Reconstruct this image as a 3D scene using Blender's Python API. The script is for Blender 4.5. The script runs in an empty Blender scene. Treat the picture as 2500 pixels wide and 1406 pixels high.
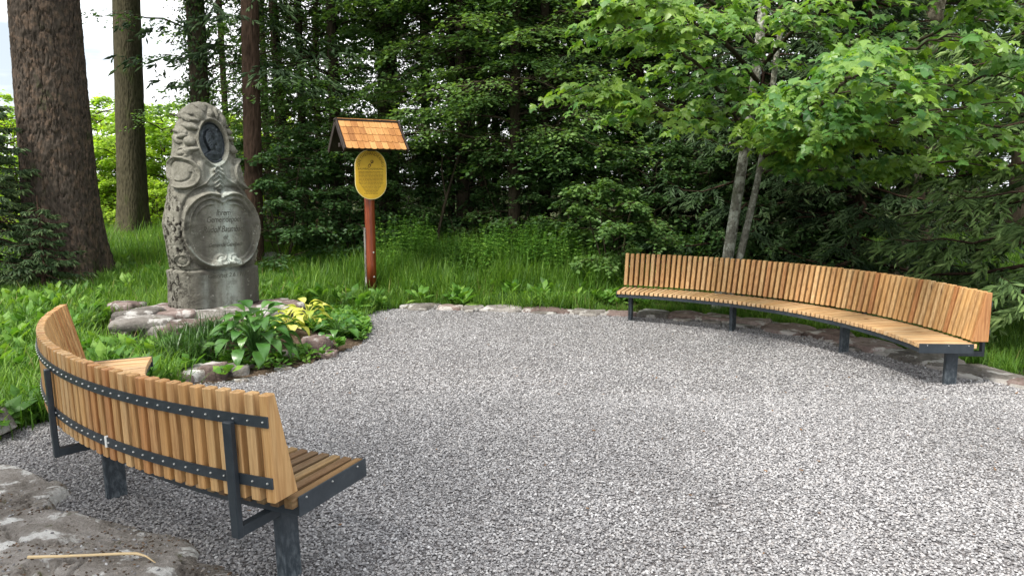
import bpy, math, random
import numpy as np
from mathutils import Matrix, Vector

C = bpy.context.scene
COL = C.collection
R = math.radians
rs = np.random.RandomState(7)
random.seed(7)

# ------------------------------------------------------------------ camera, world, sun, exposure
FPX, PITCH, CAMH = 1800.0, math.atan(244 / 1800.0), 1.8
cam_d = bpy.data.cameras.new('camera')
cam = bpy.data.objects.new('camera', cam_d)
COL.objects.link(cam)
C.camera = cam
cam_d.sensor_width = 36
cam_d.lens = 36 * FPX / 2500
cam_d.clip_end = 3000
cam.location = (0, 0, CAMH)
cam.rotation_euler = (R(90) - PITCH, 0, 0)

SUN_EL, SUN_AZ = R(54), R(225)            # sun stands behind the camera, to the left
sd = Vector((math.cos(SUN_EL) * math.cos(SUN_AZ), math.cos(SUN_EL) * math.sin(SUN_AZ), math.sin(SUN_EL)))
sun_d = bpy.data.lights.new('sun', 'SUN')
sun_d.energy = 3.6
sun_d.angle = R(11)
sun_d.color = (1.0, 0.95, 0.87)
sun = bpy.data.objects.new('sun', sun_d)
COL.objects.link(sun)
sun.rotation_euler = sd.to_track_quat('Z', 'Y').to_euler()

W = bpy.data.worlds.new('World')
C.world = W
W.use_nodes = True
nt = W.node_tree
nt.nodes.clear()
n_out = nt.nodes.new('ShaderNodeOutputWorld')
n_bg = nt.nodes.new('ShaderNodeBackground')
n_bg.inputs['Strength'].default_value = 0.1
n_sky = nt.nodes.new('ShaderNodeTexSky')
n_sky.sky_type = 'NISHITA'
n_sky.sun_disc = False
n_sky.sun_elevation = SUN_EL
n_sky.sun_rotation = R(90) - SUN_AZ
n_tc = nt.nodes.new('ShaderNodeTexCoord')
n_map = nt.nodes.new('ShaderNodeMapping')
n_map.inputs['Scale'].default_value = (1.6, 1.6, 6.5)
n_map.inputs['Location'].default_value = (0.35, 0.1, 0.55)
n_no = nt.nodes.new('ShaderNodeTexNoise')
n_no.inputs['Scale'].default_value = 1.3
n_no.inputs['Detail'].default_value = 6
n_no.inputs['Roughness'].default_value = 0.55
n_ra = nt.nodes.new('ShaderNodeValToRGB')
n_ra.color_ramp.elements[0].position = 0.40
n_ra.color_ramp.elements[1].position = 0.54
n_mx = nt.nodes.new('ShaderNodeMixRGB')
n_mx.inputs[2].default_value = (12.5, 12.6, 12.8, 1)
n_ad = nt.nodes.new('ShaderNodeMixRGB')           # thin veil over the blue
n_ad.inputs[0].default_value = 0.75
n_ad.inputs[2].default_value = (5.2, 5.7, 6.1, 1)
nt.links.new(n_tc.outputs['Generated'], n_map.inputs['Vector'])
nt.links.new(n_map.outputs[0], n_no.inputs['Vector'])
nt.links.new(n_no.outputs['Fac'], n_ra.inputs[0])
nt.links.new(n_sky.outputs[0], n_ad.inputs[1])
nt.links.new(n_ad.outputs[0], n_mx.inputs[1])
nt.links.new(n_ra.outputs[0], n_mx.inputs[0])
nt.links.new(n_mx.outputs[0], n_bg.inputs['Color'])
nt.links.new(n_bg.outputs[0], n_out.inputs['Surface'])

C.view_settings.view_transform = 'Standard'
C.view_settings.look = 'None'
C.view_settings.gamma = 1
C.view_settings.use_curve_mapping = False
C.view_settings.exposure = 0.8
C.cycles.max_bounces = 4
C.cycles.diffuse_bounces = 2
C.cycles.glossy_bounces = 2
C.cycles.transmission_bounces = 2
C.cycles.use_adaptive_sampling = True
C.cycles.adaptive_threshold = 0.02


# ------------------------------------------------------------------ helpers
def tag(o, label=None, cat=None, group=None, kind=None):
    if label: o['label'] = label
    if cat: o['category'] = cat
    if group: o['group'] = group
    if kind: o['kind'] = kind
    return o


def empty(name, loc=(0, 0, 0), rz=0.0, label=None, cat=None, group=None):
    o = bpy.data.objects.new(name, None)
    COL.objects.link(o)
    o.location = loc
    o.rotation_euler = (0, 0, rz)
    return tag(o, label, cat, group)


def link(name, me, parent=None, loc=None, rot=None, scale=None):
    o = bpy.data.objects.new(name, me)
    COL.objects.link(o)
    if parent: o.parent = parent
    if loc is not None: o.location = loc
    if rot is not None: o.rotation_euler = rot
    if scale is not None: o.scale = scale
    return o


class MB:
    """collects pieces, builds one mesh"""
    def __init__(s):
        s.V, s.F, s.T, s.n = [], [], [], 0

    def add(s, V, F, tint=None):
        V = np.asarray(V, float).reshape(-1, 3)
        for f in (F if isinstance(F, (list, tuple)) else [F]):
            f = np.asarray(f, int)
            if f.ndim == 1: f = f[None]
            s.F.append(f + s.n)
        s.V.append(V)
        t = np.full(len(V), 0.5) if tint is None else (np.full(len(V), tint) if np.isscalar(tint) else np.asarray(tint))
        s.T.append(t)
        s.n += len(V)
        return s

    def box(s, x0, x1, y0, y1, z0, z1, tint=None):
        V = [(x, y, z) for x in (x0, x1) for y in (y0, y1) for z in (z0, z1)]
        return s.add(V, np.array([[0, 1, 3, 2], [4, 6, 7, 5], [0, 4, 5, 1], [2, 3, 7, 6], [0, 2, 6, 4], [1, 5, 7, 3]]), tint)

    def tube(s, path, rad, k=6, tint=None, cap=False):
        path = np.asarray(path, float)
        n = len(path)
        rad = np.broadcast_to(rad, n)
        d = np.gradient(path, axis=0)
        d /= np.linalg.norm(d, axis=1)[:, None] + 1e-9
        ref = np.array([0, 0, 1.0]) if abs(d[:, 2]).mean() < .8 else np.array([1.0, 0, 0])
        a = np.cross(d, ref); a /= np.linalg.norm(a, axis=1)[:, None] + 1e-9
        b = np.cross(d, a)
        t = np.linspace(0, 2 * np.pi, k, endpoint=False)
        V = path[:, None] + rad[:, None, None] * (np.cos(t)[None, :, None] * a[:, None] + np.sin(t)[None, :, None] * b[:, None])
        i, j = np.meshgrid(np.arange(n - 1), np.arange(k), indexing='ij')
        j2 = (j + 1) % k
        F = np.stack([i * k + j, i * k + j2, (i + 1) * k + j2, (i + 1) * k + j], -1).reshape(-1, 4)
        V = V.reshape(-1, 3)
        if cap:
            c0 = len(V)
            V = np.vstack([V, path[:1], path[-1:]])
            jj = np.arange(k); j3 = (jj + 1) % k
            F3 = np.vstack([np.stack([j3, jj, np.full(k, c0)], -1),
                            np.stack([(n - 1) * k + jj, (n - 1) * k + j3, np.full(k, c0 + 1)], -1)])
            return s.add(V, [F, F3], tint)
        return s.add(V, F, tint)

    def mesh(s, name, mat, smooth=False, attrs=None):
        V = np.vstack(s.V)
        me = bpy.data.meshes.new(name)
        me.vertices.add(len(V))
        me.vertices.foreach_set('co', V.ravel())
        nl = sum(f.size for f in s.F)
        npoly = sum(len(f) for f in s.F)
        me.loops.add(nl)
        me.loops.foreach_set('vertex_index', np.concatenate([f.ravel() for f in s.F]))
        tot = np.concatenate([np.full(len(f), f.shape[1]) for f in s.F])
        me.polygons.add(npoly)
        me.polygons.foreach_set('loop_start', np.concatenate([[0], np.cumsum(tot)[:-1]]))
        me.polygons.foreach_set('loop_total', tot)
        me.update(calc_edges=True)
        me.validate()
        me.polygons.foreach_set('use_smooth', np.full(len(me.polygons), bool(smooth)))
        A = {'tint': np.concatenate(s.T)}
        if attrs: A.update(attrs)
        for k, v in A.items():
            at = me.attributes.new(k, 'FLOAT', 'POINT')
            at.data.foreach_set('value', np.asarray(v, np.float32))
        if mat: me.materials.append(mat)
        return me

    def build(s, name, mat, parent=None, smooth=False, loc=None, rot=None, attrs=None):
        return link(name, s.mesh(name, mat, smooth, attrs), parent, loc, rot)


def at(px, py, z=0.0):
    """the point of height z that the photograph shows at this pixel"""
    a, b = (px - 1250) / FPX, (703 - py) / FPX
    v = np.array([a, math.cos(PITCH) + b * math.sin(PITCH), -math.sin(PITCH) + b * math.cos(PITCH)])
    q = v * ((z - CAMH) / v[2])
    q[2] += CAMH
    return q


def atd(px, py, Y):
    a, b = (px - 1250) / FPX, (703 - py) / FPX
    v = np.array([a, math.cos(PITCH) + b * math.sin(PITCH), -math.sin(PITCH) + b * math.cos(PITCH)])
    q = v * (Y / v[1])
    q[2] += CAMH
    return q


def sst(a, b, x):
    t = np.clip((x - a) / (b - a), 0, 1)
    return t * t * (3 - 2 * t)


_lat = np.random.RandomState(3).rand(64, 64, 64)


def vn(x, y, z=0.0):
    x, y, z = np.broadcast_arrays(np.asarray(x, float), np.asarray(y, float), np.asarray(z, float))
    xi, yi, zi = np.floor(x).astype(int), np.floor(y).astype(int), np.floor(z).astype(int)
    fx, fy, fz = x - xi, y - yi, z - zi
    fx, fy, fz = fx * fx * (3 - 2 * fx), fy * fy * (3 - 2 * fy), fz * fz * (3 - 2 * fz)
    g = lambda a, b, c: _lat[(xi + a) & 63, (yi + b) & 63, (zi + c) & 63]
    l = lambda a, b, t: a + (b - a) * t
    return l(l(l(g(0, 0, 0), g(1, 0, 0), fx), l(g(0, 1, 0), g(1, 1, 0), fx), fy),
             l(l(g(0, 0, 1), g(1, 0, 1), fx), l(g(0, 1, 1), g(1, 1, 1), fx), fy), fz)


def fbm(x, y, z=0.0, o=4, g=0.5):
    s, a, t = 0, 1, 0
    for i in range(o):
        s = s + a * vn(x * 2 ** i + 7.3 * i, y * 2 ** i + 3.1 * i, np.asarray(z) * 2 ** i + 5.7 * i)
        t += a
        a *= g
    return s / t


def gz(x, y):
    """height of the ground: a little higher near the camera, rising again into the wood"""
    x, y = np.asarray(x, float), np.asarray(y, float)
    r = (0.11 + .032 * np.clip(x + 1, -3.2, 0)) * (1 - sst(5.0, 7.6, y))
    r = r + 0.42 * sst(11.2, 15.5, y + 0.0 * x)
    r = r - 2.2 * sst(19.5, 60, y) * sst(5, -12, x - 0 * y) - 1.0 * sst(30, 80, y)
    out = sst(-3.3, -5.5, x) * (1 - sst(12, 20, y))
    return r + 0.03 * out * (fbm(x * .6, y * .6, 2.2) + .2)


def Gz(px, py, extra=0.0):
    q = at(px, py, 0)
    for _ in range(6):
        q = at(px, py, float(gz(q[0], q[1])) + extra)
    return q


# ------------------------------------------------------------------ materials
def mat(name, base=(.5, .5, .5), rough=.8, spec=.3, metal=0.0):
    m = bpy.data.materials.new(name)
    m.use_nodes = True
    b = m.node_tree.nodes['Principled BSDF']
    b.inputs['Base Color'].default_value = (*base, 1)
    b.inputs['Roughness'].default_value = rough
    b.inputs['Specular IOR Level'].default_value = spec
    b.inputs['Metallic'].default_value = metal
    return m, m.node_tree, b


class NT:
    def __init__(s, t): s.t = t
    def n(s, kind, **kw):
        x = s.t.nodes.new('ShaderNode' + kind)
        for k, v in kw.items(): setattr(x, k, v)
        return x
    def l(s, a, b): s.t.links.new(a, b)
    def coord(s, scale=(1, 1, 1), out='Object', rand=0.0):
        c = s.n('TexCoord'); m = s.n('Mapping')
        m.inputs['Scale'].default_value = scale
        if rand:
            oi = s.n('ObjectInfo'); mu = s.n('Math', operation='MULTIPLY'); mu.inputs[1].default_value = rand
            cb = s.n('CombineXYZ')
            s.l(oi.outputs['Random'], mu.inputs[0])
            for i in range(3): s.l(mu.outputs[0], cb.inputs[i])
            s.l(cb.outputs[0], m.inputs['Location'])
        s.l(c.outputs[out], m.inputs['Vector'])
        return m.outputs[0]
    def noise(s, vec, scale, detail=5, rough=.55, dist=0.0):
        x = s.n('TexNoise'); x.inputs['Scale'].default_value = scale; x.inputs['Detail'].default_value = detail
        x.inputs['Roughness'].default_value = rough; x.inputs['Distortion'].default_value = dist
        if vec is not None: s.l(vec, x.inputs['Vector'])
        return x.outputs['Fac']
    def vor(s, vec, scale, feature='F1', out='Distance', rnd=1.0):
        x = s.n('TexVoronoi', feature=feature); x.inputs['Scale'].default_value = scale
        x.inputs['Randomness'].default_value = rnd
        if vec is not None: s.l(vec, x.inputs['Vector'])
        return x.outputs[out]
    def ramp(s, fac, stops, interp='LINEAR'):
        x = s.n('ValToRGB'); r = x.color_ramp; r.interpolation = interp
        while len(r.elements) < len(stops): r.elements.new(.5)
        for e, (p, c) in zip(r.elements, stops):
            e.position = p
            e.color = (*c, 1) if hasattr(c, '__len__') else (c, c, c, 1)
        s.l(fac, x.inputs[0])
        return x.outputs[0]
    def mix(s, fac, a, b, mode='MIX'):
        x = s.n('MixRGB', blend_type=mode)
        for i, v in enumerate((fac, a, b)):
            if isinstance(v, bpy.types.NodeSocket): s.l(v, x.inputs[i])
            elif hasattr(v, '__len__'): x.inputs[i].default_value = (*v, 1)
            else: x.inputs[i].default_value = v if i == 0 else (v, v, v, 1)
        return x.outputs[0]
    def math(s, op, a, b=0.0):
        x = s.n('Math', operation=op)
        for i, v in enumerate((a, b)):
            if isinstance(v, bpy.types.NodeSocket): s.l(v, x.inputs[i])
            else: x.inputs[i].default_value = v
        return x.outputs[0]
    def attr(s, name, out='Fac'):
        x = s.n('Attribute'); x.attribute_name = name
        return x.outputs[out]
    def rand(s):
        return s.n('ObjectInfo').outputs['Random']
    def bump(s, h, b, strength=.5, dist=.01):
        x = s.n('Bump'); x.inputs['Strength'].default_value = strength; x.inputs['Distance'].default_value = dist
        s.l(h, x.inputs['Height']); s.l(x.outputs[0], b.inputs['Normal'])


def leaf_mat(name, stops, trans=.35, rough=.5, spec=.35, scale=1.2, inst=.35):
    """foliage: colour varies from leaf to leaf (tint), plant to plant and in patches"""
    m, t, b = mat(name, rough=rough, spec=spec)
    N = NT(t)
    v = N.attr('tint')
    g = N.n('NewGeometry')
    pn = N.noise(g.outputs['Position'], scale, 2)
    f = N.math('ADD', N.math('MULTIPLY', v, .6), N.math('MULTIPLY', pn, .4))
    f = N.math('ADD', f, N.math('MULTIPLY', N.math('SUBTRACT', N.rand(), .5), inst))
    col = N.ramp(f, stops)
    N.l(col, b.inputs['Base Color'])
    tr = N.n('BsdfTranslucent')
    tc = N.mix(1.0, col, (1.5, 1.55, .55), 'MULTIPLY')
    N.l(tc, tr.inputs['Color'])
    mx = N.n('MixShader'); mx.inputs[0].default_value = trans
    N.l(b.outputs[0], mx.inputs[1]); N.l(tr.outputs[0], mx.inputs[2])
    N.l(mx.outputs[0], t.nodes['Material Output'].inputs['Surface'])
    return m


M = {}
M['beech'] = leaf_mat('beech_leaves', [(.2, (.045, .095, .03)), (.5, (.09, .175, .05)), (.8, (.16, .265, .075))], .38)
M['beech_dark'] = leaf_mat('dark_leaves', [(.2, (.032, .072, .026)), (.5, (.06, .13, .04)), (.85, (.115, .20, .06))], .34)
M['maple'] = leaf_mat('maple_leaves', [(.2, (.04, .12, .035)), (.48, (.09, .215, .05)), (.80, (.22, .35, .055))], .42, .42, .5, .9)
M['lime'] = leaf_mat('sunlit_leaves', [(.2, (.16, .28, .04)), (.5, (.32, .48, .06)), (.8, (.50, .62, .11))], .5)
M['spruce'] = leaf_mat('spruce_needles', [(.2, (.022, .045, .019)), (.5, (.045, .082, .03)), (.85, (.12, .165, .06))], .15, .6, .2)
M['spruce_tip'] = leaf_mat('young_spruce_needles', [(.25, (.05, .095, .032)), (.5, (.16, .25, .08)), (.8, (.36, .48, .17))], .25, .6, .2)
M['spruce_dry'] = leaf_mat('dry_twigs', [(.2, (.035, .036, .018)), (.8, (.08, .075, .035))], .1, .8, .1)
M['grass'] = leaf_mat('grass_blades', [(.15, (.04, .10, .014)), (.5, (.09, .195, .026)), (.85, (.185, .31, .05))], .4, .5, .3, .8, .6)
M['grass_dark'] = leaf_mat('tuft_blades', [(.15, (.02, .06, .012)), (.5, (.04, .10, .02)), (.85, (.09, .17, .035))], .3, .4, .4)
M['weed'] = leaf_mat('weed_leaves', [(.15, (.05, .13, .02)), (.5, (.10, .23, .035)), (.85, (.20, .34, .06))], .35, .5, .3)
M['fern'] = leaf_mat('fern_fronds', [(.15, (.05, .13, .015)), (.5, (.09, .21, .025)), (.85, (.15, .29, .04))], .4)
M['hosta'] = leaf_mat('hosta_leaves', [(.15, (.03, .09, .02)), (.5, (.055, .15, .03)), (.85, (.10, .21, .045))], .25, .35, .5)
M['hosta_y'] = leaf_mat('golden_hosta_leaves', [(.1, (.20, .30, .04)), (.5, (.50, .52, .09)), (.9, (.75, .70, .22))], .25, .4, .5)


def bark_mat(name, dark, light, scale=14, stretch=.4, moss=0.0, bump=.8, patches=None):
    m, t, b = mat(name, rough=.95, spec=.1)
    N = NT(t)
    c = N.coord((1, 1, stretch))
    vo = N.vor(c, scale)
    no = N.noise(c, scale * .6, 8, .65)
    no2 = N.noise(N.coord((1, 1, .7)), 1.7, 4)
    h = N.math('ADD', N.math('MULTIPLY', vo, .6), N.math('MULTIPLY', no, .8))
    col = N.ramp(h, [(.25, dark), (.8, light)])
    col = N.mix(N.ramp(no2, [(.4, 0.0), (.65, .55)]), col, [x * .45 for x in light])
    if moss: col = N.mix(N.ramp(N.noise(c, 2.5, 5, .7), [(.62 - moss * .3, 0.0), (.72, .8)]), col, (.045, .07, .015))
    if patches: col = N.mix(N.ramp(N.noise(N.coord((1, 1, .8)), 9, 5, .7), [(.5, 0.0), (.58, .85)]), col, patches)
    N.l(col, b.inputs['Base Color'])
    N.bump(h, b, bump, .03)
    return m


M['bark_spruce'] = bark_mat('old_spruce_bark', (.009, .008, .0065), (.082, .066, .053), 24, .42, .12, .9, (.12, .085, .062))
M['bark_smooth'] = bark_mat('olive_bark', (.022, .02, .013), (.085, .075, .046), 24, .3, .25)
M['bark_brown'] = bark_mat('brown_bark', (.013, .009, .006), (.062, .040, .028), 22, .3)
M['bark_dark'] = bark_mat('dark_bark', (.014, .012, .009), (.065, .052, .035), 18, .3, .2)
M['bark_grey'] = bark_mat('lichen_bark', (.06, .056, .045), (.24, .23, .19), 30, .6, .25, .9, (.42, .43, .37))
M['bark_pale'] = bark_mat('pale_flaking_bark', (.05, .04, .025), (.22, .19, .13), 16, .6, .2, .7, (.42, .38, .28))
M['ivy'] = leaf_mat('ivy_leaves', [(.2, (.02, .05, .012)), (.5, (.045, .10, .018)), (.85, (.09, .15, .03))], .2)


def wood_mat(name, axis, cols, rough=.55, bump=.15):
    m, t, b = mat(name, rough=rough, spec=.35)
    N = NT(t)
    st = (70, 70, 4) if axis == 'z' else (4, 70, 70)
    c = N.coord(st, rand=37.0)
    g = N.noise(c, 1.0, 6, .65, .4)
    st2 = (14, 14, .7) if axis == 'z' else (.7, 14, 14)
    g2 = N.noise(N.coord(st2, rand=91.0), 1.0, 3, .5, 1.2)
    base = N.ramp(N.rand(), [(i / (len(cols) - 1), c_) for i, c_ in enumerate(cols)])
    col = N.mix(N.ramp(g, [(.35, .75), (.60, 0.0)]), base, N.mix(1.0, base, (.5, .36, .25), 'MULTIPLY'))
    col = N.mix(N.ramp(g2, [(.45, 0.0), (.7, .5)]), col, N.mix(1.0, base, (1.25, 1.1, .9), 'MULTIPLY'))
    kn = N.vor(N.coord((16, 16, 3.2) if axis == 'z' else (3.2, 16, 16), rand=13.0), 1.0)
    col = N.mix(N.ramp(kn, [(.07, .8), (.13, 0.0)]), col, (.12, .045, .015))
    N.l(col, b.inputs['Base Color'])
    N.bump(g, b, bump, .003)
    return m


M['slat_back'] = wood_mat('larch_back', 'z', [(.47, .27, .11), (.54, .34, .155), (.49, .285, .12), (.59, .40, .205), (.50, .31, .135), (.42, .20, .08), (.55, .35, .165)])
M['slat_seat'] = wood_mat('larch_seat', 'x', [(.58, .39, .21), (.64, .46, .27), (.53, .34, .175), (.62, .43, .24)])
M['slat_worn'] = wood_mat('weathered_larch_seat', 'x', [(.12, .066, .034), (.25, .175, .085), (.09, .052, .03), (.19, .12, .055), (.14, .085, .045)], .65)


def metal_mat():
    m, t, b = mat('anthracite_paint', (.026, .034, .042), .42, .4)
    N = NT(t)
    n = N.noise(N.coord(), 9, 5, .7)
    N.l(N.ramp(n, [(.35, (.021, .028, .036)), (.6, (.032, .041, .050)), (.78, (.06, .07, .078))]), b.inputs['Base Color'])
    N.l(N.ramp(N.noise(N.coord(), 40, 3), [(.3, .34), (.7, .55)]), b.inputs['Roughness'])
    return m


def leg_mat():
    m, t, b = mat('scuffed_anthracite_steel', (.03, .04, .05), .5, .4)
    N = NT(t)
    n = N.noise(N.coord((1, 1, .45)), 38, 6, .7)
    tc = N.n('TexCoord'); sp = N.n('SeparateXYZ'); N.l(tc.outputs['Object'], sp.inputs[0])
    low = N.ramp(sp.outputs[2], [(.0, 1.0), (.35, .0)])
    f = N.math('MULTIPLY', N.ramp(n, [(.45, 0.0), (.62, 1.0)]), low)
    N.l(N.mix(f, (.026, .035, .044), (.12, .14, .155)), b.inputs['Base Color'])
    return m


M['metal'] = metal_mat()
M['leg'] = leg_mat()
M['bolt'] = mat('zinc_bolts', (.62, .62, .6), .3, .5, .9)[0]
M['tie'] = mat('white_strap', (.75, .75, .72), .5)[0]


def stone_mat(name, stops, patch=(.55, .54, .52), pamt=.6, moss=.0, scale=1.0, bump=1.0):
    m, t, b = mat(name, rough=.92, spec=.15)
    N = NT(t)
    g = N.n('NewGeometry'); P = g.outputs['Position']
    n1 = N.noise(P, 3.0 * scale, 8, .65, .6)
    n2 = N.noise(P, 34 * scale, 7, .7)
    f = N.math('ADD', N.math('MULTIPLY', n1, .65), N.math('MULTIPLY', n2, .35))
    f = N.math('ADD', f, N.math('MULTIPLY', N.math('SUBTRACT', N.rand(), .5), .22))
    col = N.ramp(f, stops)
    n3 = N.noise(P, 4.6 * scale, 6, .6, .3)
    col = N.mix(N.math('MULTIPLY', N.ramp(n3, [(.54, 0.0), (.59, 1.0)]), pamt), col, patch)
    n5 = N.noise(P, 60 * scale, 4, .7)
    col = N.mix(N.ramp(n5, [(.62, 0.0), (.68, .7)]), col, (.03, .027, .022))
    if moss:
        n4 = N.noise(P, 6.5 * scale, 6, .7)
        col = N.mix(N.ramp(n4, [(.64 - .2 * moss, 0.0), (.7 - .1 * moss, .85)]), col, (.075, .075, .022))
    N.l(col, b.inputs['Base Color'])
    h = N.math('ADD', N.math('MULTIPLY', N.noise(P, 9 * scale, 8, .7), 1.0), N.math('MULTIPLY', n2, .5))
    N.bump(h, b, bump, .03)
    return m


M['rock'] = stone_mat('pinkish_sandstone', [(.3, (.07, .05, .045)), (.5, (.20, .15, .135)), (.68, (.34, .28, .26))], moss=.1)
M['rock_grey'] = stone_mat('grey_fieldstone', [(.3, (.06, .055, .05)), (.5, (.17, .155, .14)), (.68, (.30, .28, .26))], moss=.15)
M['rock_mossy'] = stone_mat('mossy_fieldstone', [(.36, (.09, .076, .066)), (.5, (.26, .235, .21)), (.64, (.40, .37, .345))], (.72, .71, .69), .95, .12, 1.1, 1.3)
M['mortar'] = stone_mat('pale_mortar', [(.3, (.20, .19, .17)), (.5, (.36, .34, .32)), (.7, (.5, .48, .46))], pamt=.2)


def gravel_ground():
    m, t, b = mat('grey_gravel', rough=.9, spec=.2)
    N = NT(t)
    g = N.n('NewGeometry'); P = g.outputs['Position']
    wp = N.n('VectorMath', operation='ADD')
    nn = N.n('TexNoise'); nn.inputs['Scale'].default_value = 60
    N.l(P, nn.inputs['Vector'])
    sc = N.n('VectorMath', operation='SCALE'); sc.inputs['Scale'].default_value = .01
    N.l(nn.outputs['Color'], sc.inputs[0]); N.l(P, wp.inputs[0]); N.l(sc.outputs[0], wp.inputs[1])
    v = N.n('TexVoronoi'); v.inputs['Scale'].default_value = 62
    N.l(wp.outputs[0], v.inputs['Vector'])
    cr = N.n('SeparateColor'); N.l(v.outputs['Color'], cr.inputs[0])
    col = N.ramp(cr.outputs[0], [(.05, (.11, .106, .113)), (.4, (.24, .233, .243)), (.75, (.36, .35, .36)), (1, (.52, .51, .52))])
    edge = N.ramp(v.outputs['Distance'], [(.35, 0.0), (.62, .85)])
    col = N.mix(edge, col, (.055, .05, .05))
    big = N.noise(P, .8, 4, .6)
    col = N.mix(N.ramp(big, [(.35, .35), (.6, 0.0)]), col, (.15, .13, .12))
    N.l(col, b.inputs['Base Color'])
    h = N.math('SUBTRACT', 1.0, v.outputs['Distance'])
    N.bump(h, b, 1.0, .012)
    return m


def stone_chip():
    m, t, b = mat('gravel_chips', rough=.85, spec=.25)
    N = NT(t)
    r = N.rand()
    col = N.ramp(r, [(.0, (.12, .12, .124)), (.25, (.225, .224, .23)), (.5, (.325, .324, .332)), (.7, (.40, .398, .406)), (.82, (.35, .333, .325)), (.94, (.50, .498, .504)), (1, (.62, .618, .624))])
    n = N.noise(N.coord(), 3.0, 3)
    col = N.mix(N.ramp(n, [(.3, .35), (.7, 0.0)]), col, (.14, .12, .12))
    pn = N.noise(N.n('ObjectInfo').outputs['Location'], .75, 4, .6)
    col = N.mix(1.0, col, N.ramp(pn, [(.36, .88), (.62, 1.06)]), 'MULTIPLY')
    N.l(col, b.inputs['Base Color'])
    return m


M['gravel'] = gravel_ground()
M['chip'] = stone_chip()


def soil_mat():
    m, t, b = mat('woodland_soil', rough=.95, spec=.05)
    N = NT(t)
    g = N.n('NewGeometry'); P = g.outputs['Position']
    n = N.noise(P, 2.2, 8, .7); n2 = N.noise(P, 40, 5, .7)
    col = N.ramp(n, [(.35, (.025, .035, .010)), (.55, (.035, .055, .014)), (.7, (.05, .042, .02))])
    col = N.mix(N.ramp(n2, [(.4, 0.0), (.7, .7)]), col, (.065, .045, .028))
    N.l(col, b.inputs['Base Color'])
    N.bump(n2, b, .9, .03)
    return m


def bed_mat():
    m, t, b = mat('flower_bed_soil', rough=.95, spec=.05)
    N = NT(t)
    g = N.n('NewGeometry'); P = g.outputs['Position']
    n = N.noise(P, 30, 8, .75)
    N.l(N.ramp(n, [(.35, (.035, .025, .017)), (.55, (.12, .088, .062)), (.72, (.26, .205, .16))]), b.inputs['Base Color'])
    N.bump(n, b, 1.0, .03)
    return m


M['soil'] = soil_mat()
M['bed'] = bed_mat()


def monument_mat():
    m, t, b = mat('weathered_monument_stone', rough=.9, spec=.2)
    N = NT(t)
    c = N.coord()
    n1 = N.noise(c, 7, 9, .72); n2 = N.noise(c, 45, 6, .7)
    f = N.math('ADD', N.math('MULTIPLY', n1, .7), N.math('MULTIPLY', n2, .3))
    col = N.ramp(f, [(.3, (.095, .09, .072)), (.5, (.19, .182, .15)), (.7, (.29, .28, .24))])
    st = N.noise(N.coord((9, 9, .5)), 1.0, 5, .6)
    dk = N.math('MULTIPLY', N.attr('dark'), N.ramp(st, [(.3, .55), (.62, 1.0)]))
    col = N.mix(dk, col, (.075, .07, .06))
    ws = N.math('MULTIPLY', N.attr('wash'), N.ramp(N.noise(N.coord((6, 6, 1.2)), 1.4, 6, .7), [(.33, .1), (.55, 1.0)]))
    col = N.mix(ws, col, (.40, .44, .40))
    col = N.mix(N.attr('crust'), col, (.016, .013, .010))
    li = N.noise(c, 16, 5, .6)
    col = N.mix(N.ramp(li, [(.63, 0.0), (.68, .6)]), col, (.42, .41, .36))
    mo = N.noise(c, 11, 8, .75)
    col = N.mix(N.ramp(mo, [(.50, 0.0), (.60, .45)]), col, (.07, .066, .05))
    N.l(col, b.inputs['Base Color'])
    N.bump(N.math('ADD', n2, N.math('MULTIPLY', N.noise(c, 18, 6, .7), 1.0)), b, .9, .015)
    return m


M['mon'] = monument_mat()
m, t, b = mat('dark_bronze', (.03, .036, .042), .38, .5, .7)
N = NT(t)
N.l(N.ramp(N.noise(N.coord(), 14, 5, .7), [(.35, (.020, .024, .028)), (.6, (.05, .06, .07)), (.78, (.16, .19, .20))]), b.inputs['Base Color'])
M['bronze'] = m
m, t, b = mat('engraved_letters', (.075, .072, .058), .95, .05)
M['engrave'] = m


def post_mat():
    m, t, b = mat('red_brown_stain', rough=.35, spec=.5)
    N = NT(t)
    g = N.noise(N.coord((30, 30, 2)), 1.0, 6, .65)
    N.l(N.ramp(g, [(.3, (.09, .018, .007)), (.55, (.20, .042, .014)), (.75, (.27, .065, .022))]), b.inputs['Base Color'])
    N.bump(g, b, .2, .005)
    return m


M['post'] = post_mat()
M['trim'] = mat('dark_brown_trim', (.035, .024, .02), .6)[0]
M['boot'] = mat('black_bitumen', (.012, .012, .013), .6)[0]
m, t, b = mat('wooden_shingles', rough=.7, spec=.25)
N = NT(t)
g = N.noise(N.coord((40, 3, 40), rand=9.0), 1.0, 5, .6)
base = N.ramp(N.rand(), [(0, (.30, .13, .045)), (.3, (.50, .24, .085)), (.6, (.42, .19, .06)), (1, (.62, .34, .13))])
N.l(N.mix(N.ramp(g, [(.35, .5), (.65, 0.0)]), base, N.mix(1.0, base, (.5, .4, .3), 'MULTIPLY')), b.inputs['Base Color'])
M['shingle'] = m
m, t, b = mat('yellow_enamel', (.72, .44, .028), .45, .4)
N = NT(t)
N.l(N.ramp(N.noise(N.coord(), 8, 4), [(.3, (.64, .38, .022)), (.7, (.74, .47, .035))]), b.inputs['Base Color'])
M['plate'] = m
M['rim'] = mat('pale_cut_edge', (.85, .74, .36), .5)[0]
M['print'] = mat('dark_brown_print', (.05, .02, .01), .6)[0]
M['print2'] = mat('faded_brown_print', (.16, .075, .012), .6)[0]
M['straw'] = mat('bleached_stalk', (.62, .47, .27), .6)[0]
M['petal'] = mat('white_petals', (.8, .8, .78), .6)[0]

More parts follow.
